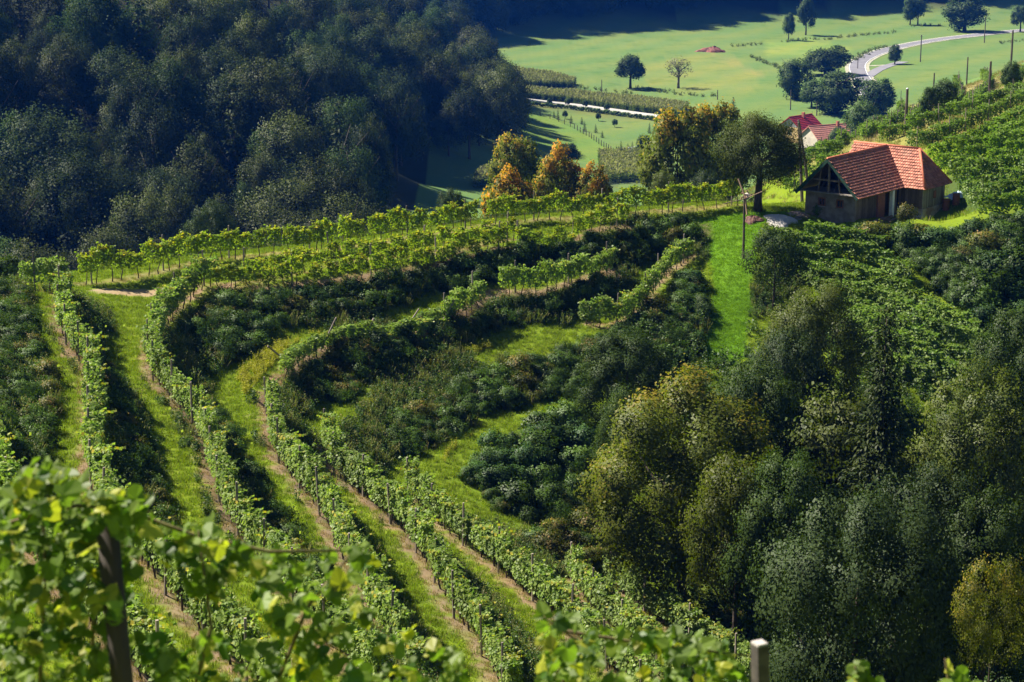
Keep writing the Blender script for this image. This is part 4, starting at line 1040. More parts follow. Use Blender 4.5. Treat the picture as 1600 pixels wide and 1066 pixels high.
for k, f in FACES.items():
    a, b = Vector(f[0]), Vector(f[1])
    if k == 'back': a, b = Vector((7.1,5.52,ZE)), Vector((0,5.52,ZE))
    if k == 'wing2': a, b = Vector((7.1,5.75,ZE)), Vector((7.1,5.52,ZE))
    if k == 'wing': a, b = Vector((7.1,0,ZE)), Vector((7.1,-1.9,ZE))
    ux = (b - a).normalized()
    nrm = Vector((0, 0, 0))
    for i in range(len(f)): nrm += Vector(f[i]).cross(Vector(f[(i + 1) % len(f)]))
    nrm.normalize()
    if nrm.z < 0: nrm = -nrm
    uy = nrm.cross(ux)
    if uy.z < 0: uy = -uy; ux = -ux
    P = [((Vector(q) - a).dot(ux), (Vector(q) - a).dot(uy)) for q in f]
    xs = [q[0] for q in P]; ys = [q[1] for q in P]
    mw = Matrix((ux, uy, nrm)).transposed()
    jv, jf = [], []
    row = 0; y = -.06
    while y < max(ys) - .08:
        x = min(xs) + (.105 if row % 2 else .0)
        while x < max(xs) + .05:
            if inside(P, np.array([x]), np.array([max(y + .12, .03)]))[0]:
                M4 = mw @ Matrix.Rotation(rt.gauss(0, .02), 3, 'Z') @ Matrix.Rotation(rt.gauss(0, .012), 3, 'X')
                loc = a + ux * (x + rt.gauss(0, .006)) + uy * (y + rt.gauss(0, .008)) + nrm * abs(rt.gauss(0, .006))
                single = (k == 'wing') or (k == 'front' and row >= 8 and False) or (k == 'front' and row < 5)
                if single and n_single < 300:
                    o = obj('tile', TILE, deck); o.matrix_local = Matrix.Translation(loc) @ M4.to_4x4(); n_single += 1
                else:
                    bb = len(jv); jv += [tuple(M4 @ Vector(v) + loc) for v in TV]; jf += [tuple(bb + i for i in q) for q in TF]
            x += .21
        y += .252; row += 1
    if jv:
        rr = np.random.RandomState(7).rand(len(jf) // 5 + 1); tag(obj('roof_tiles', mesh_from('roof_tiles', jv, jf, M_TILE_J, tint=np.stack([np.repeat(rr, 5)[:len(jf)]] * 3, 1)), deck), kind='stuff')
def cap(p, q, r=.11):
    hpart('ridge_cap', MB().tube([Vector(p) + Vector((0, 0, .03)), Vector(q) + Vector((0, 0, .03))], [r, r], 8), M_CAP, deck, True)
cap((-.05,2.76,ZR),(9.0,2.76,ZR)); cap((9.15,-.12,ZR),(9.15,5.8,ZR)); cap((9.15,-.12,ZR),(7.08,-1.92,ZE)); cap((9.15,-.12,ZR),(11.37,-1.92,ZE))
hpart('valley_gutter', MB().bar((7.08,-.03,ZE+.05),(9.1,2.73,ZR+.05),.16,.02), plain('grey_zinc', (.40,.33,.30), (.28,.22,.20), 4, .6), deck)
for c0 in (0, 5.52):
    hpart('bargeboard', MB().bar((-.06, c0, ZE - .08), (-.06, 2.76, ZR - .07), .05, .26), M_GREEN, deck)
# gable wall with two windows, attic floor, king post and open attic
wall = MB()
A0 = .55
def wall_with_holes(mb, plane, lo, hi, z0, z1, holes, th):
    xs = sorted({lo, hi, *[h[0] for h in holes], *[h[1] for h in holes]}); zs = sorted({z0, z1, *[h[2] for h in holes], *[h[3] for h in holes]})
    for i in range(len(xs) - 1):
        for j in range(len(zs) - 1):
            mx, mz = (xs[i] + xs[i + 1]) / 2, (zs[j] + zs[j + 1]) / 2
            if any(h[0] < mx < h[1] and h[2] < mz < h[3] for h in holes): continue
            if plane[0] == 'a': mb.box(plane[1], plane[1] + th, xs[i], xs[i + 1], zs[j], zs[j + 1])
            else: mb.box(xs[i], xs[i + 1], plane[1], plane[1] + th, zs[j], zs[j + 1])
wins = [(1.55, 2.2, .62, 1.28), (3.15, 3.8, .62, 1.28)]
wall_with_holes(wall, ('a', A0), .55, 4.97, -.6, 1.72, wins, .25)
hpart('wall', wall, M_PLASTER, label='plastered gable wall')
for c0, c1, z0, z1 in wins:
    fr = MB()
    for b in ((c0, c0 + .09, z0, z1), (c1 - .09, c1, z0, z1), (c0 + .09, c1 - .09, z0, z0 + .09), (c0 + .09, c1 - .09, z1 - .09, z1)): fr.box(A0 - .03, A0 + .1, *b)
    fr.box(A0 + .02, A0 + .07, (c0 + c1) / 2 - .02, (c0 + c1) / 2 + .02, z0 + .09, z1 - .09)
    w = hpart('window', fr, M_FRAME)
    hpart('pane', MB().box(A0 + .075, A0 + .085, c0 + .09, c1 - .09, z0 + .09, z1 - .09), M_GLASS, w)
    hpart('window_sill', MB().box(A0 - .10, A0 - .002, c0 - .06, c1 + .06, z0 - .06, z0 - .004), M_GPLANK, w)
hpart('attic_floor', MB().box(-.02, 2.6, .42, 5.1, 1.724, 1.80), M_GPLANK)
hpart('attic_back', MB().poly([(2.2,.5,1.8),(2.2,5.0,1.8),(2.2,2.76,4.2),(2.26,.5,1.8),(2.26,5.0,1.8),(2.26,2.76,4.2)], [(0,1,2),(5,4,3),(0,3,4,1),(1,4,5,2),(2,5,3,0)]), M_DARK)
hpart('collar_beam', MB().bar((.30,1.0,2.72),(.30,4.52,2.72),.12,.13), M_TIMBER)
hpart('king_post', MB().bar((.30,2.76,1.8),(.30,2.76,4.25),.14,.14,(1,0,0)), M_TIMBER)
for s in (-1, 1):
    hpart('rafter', MB().bar((.32,2.76 + s * 2.5,1.80),(.32,2.76 + s * .08,4.22),.11,.14), M_TIMBER)
    hpart('strut', MB().bar((.34,2.76 + s * .95,1.8),(.34,2.76 + s * .75,3.5),.09,.10,(1,0,0)), M_TIMBER)
hpart('attic_panel', MB().box(1.5, 1.55, 1.05, 1.75, 1.82, 2.75), M_WHITE)
for i, (c0, zz) in enumerate(((2.4, 1.9), (3.1, 2.0), (3.6, 1.92))): hpart('stored_board', MB().bar((.45,c0,zz),(1.9,c0 + .5,zz + .3),.16,.03), M_TIMBER)
# long front: planks, brick bay, pale column, dark doorway, back walls
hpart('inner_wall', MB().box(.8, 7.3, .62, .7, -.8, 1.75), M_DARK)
hpart('back_wall', MB().box(.8, 7.3, 4.85, 4.97, -.8, 1.72), M_PLASTER)
rp = random.Random(9)
def planks(axis, fixed, lo, hi, z0, z1, m, w=.19, out=-1):
    t = lo
    while t < hi - .03:
        ww = min(w * rp.uniform(.85, 1.15), hi - t); d = rp.uniform(0, .015)
        mb = MB()
        if axis == 'a': mb.box(t + .004, t + ww - .004, fixed - .03 - d, fixed, z0 + rp.uniform(-.03, .03), z1)
        else: mb.box(fixed - .03 - d, fixed, t + .004, t + ww - .004, z0 + rp.uniform(-.03, .03), z1)
        hpart('plank', mb, m); t += ww
planks('a', .618, .82, 3.9, -.45, 1.70, M_PLANK)
hpart('brick_bay', MB().box(3.9, 5.0, .45, .615, -.6, 1.68), M_BRICK)
hpart('door', MB().box(5.05, 5.75, .55, .61, -.5, 1.5), plain('dark_door', (.06,.035,.025), (.03,.02,.015), 4))
hpart('column', MB().box(5.45, 5.75, .02, .30, -.55, 1.66), M_WHITE)
planks('a', .618, 5.8, 7.1, -.5, 1.70, M_PLANK)
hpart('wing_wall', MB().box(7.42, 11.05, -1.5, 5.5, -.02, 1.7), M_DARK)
planks('b', 7.418, -1.48, .6, .0, 1.70, M_PLANK, .2)
planks('a', -1.503, 7.40, 11.05, -.02, 1.72, M_GPLANK, .2)
w = hpart('window', MB().box(9.15, 9.55, -1.575, -1.54, .62, 1.22), M_FRAME)
hpart('pane', MB().box(9.21, 9.49, -1.585, -1.577, .68, 1.16), M_BRICK, w)
hpart('stone_base', MB().box(7.36, 11.0, -1.62, 5.4, -2.2, -.03), M_STONE)
hpart('terrace_block', MB().box(11.0, 12.6, -1.45, 1.2, -2.2, -.08), M_STONE)
hpart('terrace_slab', MB().box(10.98, 12.8, -1.6, 1.4, -.076, .02), M_WHITE)

# things lying about the farmhouse
def lump(name, px, py, rx, ry, h, m, label, cat, seed, near_d=100.0, rough_=.12, off=(0, 0)):
    q = hit(px, py, near_d) + np.array(off); rs = np.random.RandomState(seed); V = [(0, 0, h)]; F = []
    nr, na = 6, 22
    for i in range(1, nr + 1):
        t = i / nr
        for j in range(na):
            a = 2 * math.pi * j / na; k = 1 + .16 * math.sin(3 * a + seed) + .1 * math.sin(5 * a + 2 * seed)
            x, y = rx * t * k * math.cos(a), ry * t * k * math.sin(a)
            z = h * (1 - t ** 1.5) + rs.normal() * rough_ * h * (1 - t * .6)
            gz = float(H(q[0] + x, q[1] + y) - H(q[0], q[1]))
            V.append((x, y, z + gz * t - (.12 if i == nr else 0)))
    for j in range(na): F.append((0, 1 + j, 1 + (j + 1) % na))
    for i in range(nr - 1):
        for j in range(na):
            F.append((1 + i * na + j, 1 + (i + 1) * na + j, 1 + (i + 1) * na + (j + 1) % na, 1 + i * na + (j + 1) % na))
    return tag(obj(name, mesh_from(name, V, F, m, False), None, G(q[0], q[1])), label, cat)
M_GRAVEL = plain('gravel', (.50, .47, .43), (.33, .30, .27), 30, bump=.6, detail=8)
lump('gravel_pile', 1218, 344, 1.35, 1.6, .42, M_GRAVEL, 'light grey gravel pile on the lawn beside the farmhouse', 'gravel pile', 1, rough_=.05)
lump('soil_pile', 1177, 345, .85, .8, .4, plain('red_soil', (.12,.055,.04), (.06,.03,.024), 8, bump=.6, detail=8), 'small reddish soil pile under the dark evergreen tree', 'soil pile', 2)
lump('rubble_patch', 1247, 335, 1.1, 1.0, .16, plain('rubble', (.30,.23,.18), (.14,.09,.07), 5, bump=.6, detail=8), 'low heap of brown rubble in front of the gable corner', 'rubble', 3)
def hworld(a, c, z): 
    p = house.matrix_basis @ Vector((a, c, z)); return p
for i, (a, c, z, L, ang) in enumerate(((2.0,-.5,-.30,2.6,.1),(2.4,-.75,-.36,2.2,-.06),(3.2,-.6,-.22,2.4,.04),(3.8,-.95,-.45,1.8,.2),(1.4,-.85,-.35,1.6,-.2))):
    p = hworld(a, c, z); gz = float(H(p.x, p.y)) + CAM_H
    o = obj('timber_beam', MB().bar((-L/2,0,.09),(L/2,0,.09),.18,.16).mesh('timber_beam', M_TIMBER), None, (p.x, p.y, max(gz, 0) + .02 + .16 * (i == 2)), (0, 0, house.rotation_euler.z + ang))
    tag(o, ('long timber beam', 'thin timber beam', 'timber beam lying on top', 'short crooked timber beam', 'shortest timber beam')[i] + ' in the heap along the front of the farmhouse', 'beam', 'timber beams along the farmhouse')
p = hworld(11.6, -2.3, 0); gz = float(H(p.x, p.y)) + CAM_H
rs = np.random.RandomState(3)
gx, gy = np.meshgrid(np.linspace(-1, 1, 15), np.linspace(-.7, .7, 11)); gz_ = .55 * np.exp(-(gx ** 2 * 1.3 + gy ** 2 * 2.2)) + rs.normal(size=gx.shape) * .06
ti = (np.arange(10)[:, None] * 15 + np.arange(14)[None]).ravel()
tag(obj('tarpaulin', mesh_from('tarpaulin', np.stack([gx.ravel(), gy.ravel(), gz_.ravel()], 1), np.stack([ti, ti + 1, ti + 16, ti + 15], 1), plain('blue_tarp', (.42,.50,.62), (.28,.36,.50), 3, .5)), None, (p.x, p.y, gz), (0, 0, .5)), 'crumpled pale blue tarpaulin at the stone base of the farmhouse', 'tarpaulin')
for i, (a, c) in enumerate(((10.1, -2.2), (10.7, -2.75))):
    p = hworld(a, c, 0); gz = float(H(p.x, p.y)) + CAM_H
    o = thing('oil_drum', ('rusty red drum next to the stone base of the farmhouse', 'rusty red drum in front of the blue tarpaulin')[i], 'drum', (p.x, p.y, gz), group='rusty drums')
    obj('body', MB().tube([(0,0,0),(0,0,.28),(0,0,.30),(0,0,.32),(0,0,.58),(0,0,.60),(0,0,.62),(0,0,.88)], [.28,.28,.30,.28,.28,.30,.28,.28], 14).mesh('body', plain('rust', (.17,.06,.045), (.09,.04,.03), 6)), o)
    obj('rim', MB().tube([(0,0,.88),(0,0,.90)], [.295,.295], 14).mesh('rim', plain('rim_rust', (.16,.06,.04), (.1,.04,.03), 6)), o)
q = hit(1235, 341, 100)
for i in range(4):
    o = obj('plank_board', MB().box(-.9, .9, -.08, .08, 0, .04).mesh('plank_board', M_GPLANK), None, G(q[0] + .3 * i, q[1] + .45 * i - .5, .02 + .01 * i), (0, 0, .3 + .35 * i))
    tag(o, ('pale board nearest the gravel pile', 'second pale board from the gravel pile', 'third pale board from the gravel pile', 'pale board nearest the gable corner')[i] + ' on the lawn', 'board', 'boards on the lawn')

# ------------------------------------------------------------------ wind rattle
M_OLDWOOD = plain('sun_bleached_wood', (.34, .22, .14), (.20, .13, .09), 6, stretch=(1, 1, 1), vary=.2)
q = hit(1161, 404, 100); gx_, gy_, gz0 = G(q[0], q[1])
wr = thing('wind_rattle', 'wooden four bladed wind rattle on a tall pole above the lawn', 'wind rattle', (gx_, gy_, gz0))
dep = q[1] / CP; hub_h = (404 - 311) / FPX * dep * 1.03
obj('pole', MB().tube([(.03,0,-.3),(0,0,hub_h*.5),(-.04,0,hub_h+.15)], [.10,.085,.07], 8).mesh('pole', plain('dark_pole', (.085,.06,.045), (.04,.03,.024), 6)), wr)
obj('axle', MB().tube([(0,-.55,hub_h),(.25,.75,hub_h+.05)], [.06,.06], 8).mesh('axle', M_OLDWOOD), wr)
obj('drum', MB().tube([(.10,.12,hub_h),(.24,.62,hub_h)], [.24,.24], 10).mesh('drum', plain('bleached', (.48,.42,.38), (.3,.25,.22), 8)), wr)
for i in range(6):
    a = i * 1.047
    obj('hammer', MB().bar((.16 + .30*math.cos(a), .35, hub_h + .30*math.sin(a)), (.16 + .46*math.cos(a+.5), .35, hub_h + .46*math.sin(a+.5)), .06, .10).mesh('hammer', M_OLDWOOD), wr)
hubv = Vector((0, -.5, hub_h))
for v in ((-1.62,-.2,-.36), (1.25,.3,.46), (-.55,.25,1.42), (.10,-.3,-1.15)):
    v = Vector(v)
    obj('blade', MB().bar(hubv + v * .03, hubv + v, .05, .19, (.3, -1, .25)).mesh('blade', M_OLDWOOD), wr)
obj('brace', MB().bar((0,.1,hub_h-1.0),(.2,.65,hub_h-.1),.07,.07).mesh('brace', M_OLDWOOD), wr)

# ------------------------------------------------------------------ utility poles
M_POLE = plain('tarred_pole', (.10, .075, .06), (.05, .038, .03), 4, stretch=(1, 1, .2))
def upole(px, base, top, label, r=.13, d=None, arm=True, top_px=None, near_d=120.0, name='utility_pole'):
    if d is None: q = hit(px, base, near_d)
    else: v = atd(px, base, d); q = v[:2]
    z = float(H(q[0], q[1])); a, b = q[1] * CP - z * SP, q[1] * SP + z * CP; u = (533 - top) / FPX
    h = (u * a - b) / (CP + u * SP); lx = ((top_px or px) - px) / FPX * a
    o = thing(name, label, 'pole', (q[0], q[1], z + CAM_H), group='utility poles')
    obj('shaft', MB().tube([(0,0,-.5),(lx*.5,0,h*.5),(lx,0,h)], [r*1.15,r,r*.8], 8).mesh('shaft', M_POLE), o)
    obj('cap', MB().tube([(lx,0,h),(lx*1.001,0,h+.10)], [r*.9,r*.5], 8).mesh('cap', M_WHITE if label.startswith('tall front') else M_POLE), o)
    if arm:
        obj('cross_arm', MB().bar((lx-.5,0,h-.35),(lx+.5,0,h-.35),.08,.10).mesh('cross_arm', M_POLE), o)
        for s in (-.42, .42): obj('insulator', MB().tube([(lx+s,0,h-.3),(lx+s,0,h-.12)], [.05,.035], 6).mesh('insulator', M_WHITE), o)
    return o
upole(1414.6, 208, 139, 'tall front utility pole with a pale cap on the vine hill', .16, arm=False)
upole(1544.6, 160, 97, 'utility pole right of the small red roof on the vine hill', .16, arm=False)
upole(1458, 152, 115, 'utility pole standing in the bushes on the crest of the vine hill', .14, arm=False)
upole(1510, 134, 90, 'thin utility pole in front of the small red roof', .12, arm=False)
upole(1579, 112, 48, 'tallest utility pole near the right edge on the hill crest', .16, arm=False)
upole(1407, 166, 142, 'short pole behind the tall front utility pole', .1, arm=False)
upole(1256, 272, 189, 'leaning utility pole next to the dark evergreen, upright one of two', .14, d=182, arm=False, top_px=1245)
upole(1269, 270, 192, 'leaning utility pole next to the dark evergreen, slanted brace of two', .13, d=181, arm=False, top_px=1246)
upole(1438, 97, 55, 'valley utility pole on the green field below the curved road', .2, near_d=400)
upole(1538, 67, 27, 'valley utility pole near the far end of the curved road', .2, near_d=400)
upole(940, 149, 125, 'valley pole between the round tree and the maize field', .16, near_d=400, arm=False)
upole(1121, 156, 141, 'valley pole right of the bare tree', .16, near_d=400, arm=False)
upole(812, 152, 121, 'valley pole at the left end of the maize field', .16, near_d=400, arm=False)
upole(1235, 172, 141, 'valley pole behind the house with the bright red roof', .16, near_d=400, arm=False)
upole(1276, 181, 160, 'valley pole between the two village houses and the trees', .16, near_d=400, arm=False)
upole(1340, 108, 92, 'small pole at the bend of the curved road', .14, near_d=400, arm=False)

# ------------------------------------------------------------------ village houses
def village_house(name, label, px, py, d, rz, L, Wd, wall_h, roof_h, wm, rm, over=.5, windows=(), hip=0.0, chimney=None, gable_m=None):
    if d is None: q = hit(px, py, 300)
    else: q = atd(px, py, d)[:2]
    o = thing(name, label, 'house', G(q[0], q[1]), rz)
    obj('wall', MB().box(-L/2, L/2, -Wd/2, Wd/2, -1.5, wall_h).mesh('wall', wm), o)
    gm_ = gable_m or wm
    for s in (-1, 1):
        x = s * (L / 2 - .02)
        if not hip: obj('gable', MB().poly([(x,-Wd/2,wall_h+.002),(x,Wd/2,wall_h+.002),(x,0,wall_h+roof_h-.15),(x-s*.2,-Wd/2,wall_h+.002),(x-s*.2,Wd/2,wall_h+.002),(x-s*.2,0,wall_h+roof_h-.15)], [(0,1,2),(5,4,3),(0,3,4,1),(1,4,5,2),(2,5,3,0)]).mesh('gable', gm_), o)
    e = over; zl = wall_h - e * roof_h / (Wd / 2) + .12; zt = wall_h + roof_h + .12
    rf = None
    for s in (-1, 1):
        f = [(-L/2-e, s*(Wd/2+e), zl), (L/2+e, s*(Wd/2+e), zl), (L/2+e-hip, 0, zt), (-L/2-e+hip, 0, zt)]
        r_ = obj('roof', slab(MB(), f, .18).mesh('roof', rm), o); rf = rf or r_
        n = int((L + 2 * e) / .9)                                      # tile courses read as fine battens
        for i in range(1, 8):
            t = i / 8.0; y = s * (Wd/2 + e) * (1 - t); z = zl + (zt - zl) * t
            obj('tile_course', MB().bar((-L/2-e+hip*t+.02, y, z+.03), (L/2+e-hip*t-.02, y, z+.03), .16, .05).mesh('tile_course', rm), r_)
    if hip:
        for s in (-1, 1):
            obj('roof', slab(MB(), [(s*(L/2+e),-Wd/2-e,zl),(s*(L/2+e),Wd/2+e,zl),(s*(L/2+e-hip),0,zt)], .18).mesh('roof', rm), o)
    obj('ridge_cap', MB().tube([(-L/2-e+hip,0,zt),(L/2+e-hip,0,zt)], [.16,.16], 8).mesh('ridge_cap', rm), rf)
    for fx, x, z, w, h in windows:
        if fx == 'front': b = (x-w/2, x+w/2, -Wd/2-.06, -Wd/2+.05, z, z+h); g = (x-w/2+.1, x+w/2-.1, -Wd/2-.075, -Wd/2-.062, z+.1, z+h-.1)
        else: b = (-L/2-.06, -L/2+.05, x-w/2, x+w/2, z, z+h); g = (-L/2-.075, -L/2-.062, x-w/2+.1, x+w/2-.1, z+.1, z+h-.1)
        wd = obj('window', MB().box(*b).mesh('window', M_WHITE), o); obj('pane', MB().box(*g).mesh('pane', M_GLASS), wd)
    if chimney:
        ch = obj('chimney', MB().box(chimney-.35, chimney+.35, -.9, -.2, zt-1.3, zt+.9).mesh('chimney', M_BRICK), rf)
    return o
M_RED = plain('bright_red_tile', (.36, .028, .032), (.24, .02, .025), 2, .6)
M_OLDRED = plain('faded_tile', (.42, .18, .13), (.31, .13, .10), 1.5, .8, detail=8)
M_PINK = plain('salmon_tile', (.55, .17, .11), (.45, .13, .09), 2, .8)
village_house('village_house', 'yellow village house with bright red roof in the valley', 1250, 208, 545, .75, 9.0, 7.2, 4.2, 2.6, plain('yellow_render', (.55,.40,.17), (.46,.33,.14), 1), M_RED, windows=(('front',-2.2,1.6,1.1,1.3),('front',1.2,1.6,1.1,1.3),('side',0,2.0,1.2,1.4)), gable_m=plain('grey_gable', (.42,.42,.45), (.34,.34,.37), 1), chimney=0.5)
village_house('village_house', 'village house with faded brown tile roof, half hidden by trees', 1292, 206, 530, .45, 11, 9.0, 3.0, 3.0, plain('cream_render', (.42,.37,.30), (.34,.3,.25), 1), M_OLDRED, chimney=3.0, windows=(('front',-3.0,.4,1.0,1.0),))
village_house('village_house', 'small house with salmon hip roof behind the crest of the vine hill', 1511, 136, 400, .5, 4.4, 3.6, 1.2, 1.3, plain('pale_render', (.5,.46,.4), (.4,.37,.33), 1), M_PINK, hip=1.5, windows=(('front',0,.3,.7,.6),))

# ------------------------------------------------------------------ valley: roads, maize, fence, orchard, lone trees
def ribbon(name, pts, width, m, label, up=.18, near_d=300.0, extra=None, kind='structure'):
    L = smooth_line(resample(hits(pts, near_d), 4.0)[0], 6); n = normals(L); V = []; F = []
    for i, (p, nn) in enumerate(zip(L, n)):
        for s in (-1, 1):
            q = p + nn * s * width / 2; z = max(float(H(*q)), float(H(*p))) + CAM_H + up
            V += [(q[0], q[1], z), (q[0] + nn[0] * s * .5, q[1] + nn[1] * s * .5, z - 1.0)]
        if i:
            a = (i - 1) * 4; b = i * 4
            F += [(a, b, b + 2, a + 2), (a + 1, b + 1, b, a), (a + 2, b + 2, b + 3, a + 3)]
    return tag(obj(name, mesh_from(name, V, F, m), None), label, kind=kind), L, n
M_ASPH = plain('pale_asphalt', (.17, .165, .18), (.135, .13, .145), .3, .9)
M_CONC = plain('pale_gravel_road', (.36, .345, .315), (.28, .27, .245), .5, .9)
M_VERGE = plain('gravel_verge', (.32, .30, .24), (.2, .2, .12), .6, .95)
road_px = [(1625,46),(1590,48.5),(1545,53),(1500,58),(1460,63),(1425,69),(1390,77),(1362,86),(1345,95),(1338,104),(1342,116),(1352,130),(1360,150)]
ribbon('road_verge', road_px, 8.6, M_VERGE, 'gravel verge along the curved valley road', .10)
rd, RL, Rn = ribbon('road', road_px, 6.2, M_ASPH, 'curved grey asphalt road through the valley', .16)
for s in (-1, 1):
    V = []; F = []
    for i, (p, nn) in enumerate(zip(RL, Rn)):
        q0 = p + nn * s * 2.75; q1 = p + nn * s * 2.9; z = max(float(H(*(p + nn * s * 3.1))), float(H(*p))) + CAM_H + .20
        V += [(q0[0], q0[1], z), (q1[0], q1[1], z)]
        if i: F.append((2*i-2, 2*i-1, 2*i+1, 2*i))
    obj('edge_line', mesh_from('edge_line', V, F, M_WHITE), rd)
ribbon('side_road', [(1412,97),(1390,102),(1370,110),(1352,122)], 4.2, M_ASPH, 'side road branching off to the single tree', .13)
ribbon('track', [(1345,104),(1370,103.5),(1400,101)], 2.2, M_VERGE, 'thin pale track crossing to the side road', .1)
ribbon('gravel_road', [(800,151),(830,156),(880,162),(930,168.5),(980,176),(1030,183),(1075,190)], 3.6, M_CONC, 'pale gravel road beside the maize field', .35)
M_CORN = leafmat('maize_leaf', (.055, .095, .018), (.135, .155, .04), autumn=(.24, .24, .10), thr=1.05, transl=.3, vary=.3)
def corn_mesh(seed):
    rs = np.random.RandomState(seed); P = []; A = []; T = []
    for i in range(16):
        t = i / 16; a = i * 2.6 + rs.rand(); P.append((.22 * math.cos(a), .22 * math.sin(a), .3 + 1.7 * t)); A.append((math.cos(a), math.sin(a), .5)); T.append((rs.rand(), rs.rand(), t))
    for i in range(3): P.append((rs.normal() * .05, rs.normal() * .05, 2.15)); A.append((0, 0, 1)); T.append((1, 1, 1.0))
    P = np.array(P); return leaves_mesh('maize', P, np.cross(np.array(A), rs.normal(size=P.shape)) + np.array([0, 0, .4]), .75, np.array(T), M_CORN, rs, .3, np.array(A) * 2)
corn = source('maize', corn_mesh(2)); rc = np.random.RandomState(31)
def cornfield(poly, n, label, s0=.9, s1=1.15):
    w = hits(poly, 300); q = fill(w, n, rc); scatter('maize_field', lift(q), corn, len(label), s0, s1, label, 'maize field', .06)
cornfield([(800,113),(860,121),(900,131),(893,137),(800,133)], 1500, 'narrow strip of maize at the foot of the wood')
cornfield([(800,140),(900,150),(1000,160),(1075,170),(1060,183),(960,171),(880,159),(800,149)], 4200, 'long maize field behind the pale gravel road')
cornfield([(936,246),(1010,242),(1004,284),(940,288)], 1500, 'blue green maize patch behind the orange trees')
cornfield([(745,279),(775,272),(770,292),(742,296)], 350, 'small pale maize patch in the shade below the wood')
# low hedge along the gravel road
hl = smooth_line(resample(hits([(812,161),(880,169.5),(930,176),(980,183),(1038,191)], 300), 1.6)[0], 4)
HEDGE = crown('hedge_plant', 401, 2.0, 1.3, .0, 40, 14, .3, .12, M_SHRUB, low=-.4)
hd = thing('hedge', 'low dark hedge along the pale gravel road', 'hedge', G(*hl[0]))
for i, p in enumerate(hl):
    g = G(*p); obj('hedge_plant', HEDGE, hd, (g[0]-hd.location.x, g[1]-hd.location.y, g[2]-hd.location.z), (0, 0, i * 1.3), (.9 + .2 * math.sin(i), 1, .75 + .3 * abs(math.sin(i * 2.1))))
# ditch and field-edge reeds
REED = source('reed', weed_mesh('reed', 14, M_CORN, 90, 1.1, 1.6, .35))
dp = []
for q in ([(1147,74),(1165,71.5),(1192,69)], [(1176,90),(1200,99),(1222,110)], [(1225,66),(1250,63),(1275,62)], [(1290,62),(1340,56),(1400,51)], [(1420,41),(1450,40),(1470,41)], [(900,137),(930,141),(960,144),(990,147)], [(1000,139),(1060,147),(1120,152)], [(1560,68),(1600,64)], [(1335,96),(1345,88),(1362,80),(1385,73)]):
    L = resample(hits(q, 300), 1.2)[0]; dp.append(L + rc.normal(size=L.shape) * np.array([.8, 1.6]))
scatter('field_edge_reeds', lift(np.concatenate(dp)), REED, 21, .5, 1.2, 'rough tall grass along the ditches and field edges of the valley', 'grass')
# orchard fence
fl = resample(hits([(824,175),(845,181),(870,189),(895,200),(920,214),(945,231),(958,240)], 300), 4.2)[0]
fe = thing('fence', 'thin post fence running down the orchard meadow', 'fence', G(*fl[0]))
FP = MB().box(-.09,.09,-.09,.09,-.3,1.5).mesh('post', M_POLE)
for i, p in enumerate(fl):
    g = Vector(G(*p)) - fe.location; obj('post', FP, fe, g)
    if i:
        g0 = Vector(G(*fl[i-1])) - fe.location
        for hh in (.6, 1.2): obj('wire', MB().bar(g0 + Vector((0,0,hh)), g + Vector((0,0,hh)), .03, .03).mesh('wire', M_POLE), fe)
gl = hits([(970,240),(996,236)], 300); g0 = Vector(G(*gl[0])); g1 = Vector(G(*gl[1]))
gt = thing('railing', 'white railing at the bottom of the orchard meadow', 'railing', g0)
for hh in (.7, 1.15): obj('rail', MB().bar((0,0,hh), (g1-g0) + Vector((0,0,hh)), .12, .16).mesh('rail', M_WHITE), gt)
for i in range(4): v = (g1-g0) * (i/3); obj('post', MB().bar(v + Vector((0,0,-.2)), v + Vector((0,0,1.3)), .18, .18, (1,0,0)).mesh('post', M_WHITE), gt)
lump('earth_heap', 1113, 81, 6.0, 3.0, 2.0, plain('red_earth', (.20,.07,.05), (.12,.045,.035), 1), 'reddish earth heap in the middle of the valley meadow', 'earth heap', 5, 300)
# trees of the valley
M_VALT = leafmat('valley_leaf', (.030, .060, .022), (.075, .110, .036), transl=.25, gloss=.03, vary=.2)
M_BARE = leafmat('thin_leaf', (.10, .11, .06), (.17, .16, .09), transl=.3, vary=.1)
V_ROUND = [crown('crown', 410 + i, 8, 8.6, 1.3, 260, 34, .34, .32, M_VALT, lob=.3, lobes=12, gaps=.15, inner=.5) for i in range(3)]
V_TALL = [crown('crown', 420 + i, 8, 9.9, .1, 260, 34, .36, .36, M_VALT, lob=.38, lobes=14, gaps=.2, inner=.5) for i in range(2)]
V_BUSH = [crown('crown', 425 + i, 8, 9.9, .1, 280, 34, .36, .36, M_VALT, lob=.34, lobes=12, gaps=.2, inner=.5, low=-1.0) for i in range(3)]
V_BARE = crown('crown', 430, 8, 7.0, 3.0, 90, 9, .4, .4, M_BARE, lob=.35, gaps=.3)
V_T = trunk('trunk', 431, 10, .3, 8, 2.2, 7.5, M_BARK, 8)
V_TB = trunk('trunk', 432, 10, .34, 8, 2.8, 7.0, plain('pale_bark', (.20,.16,.13), (.12,.10,.08), 5), 16)
GVt = 'trees in the valley'
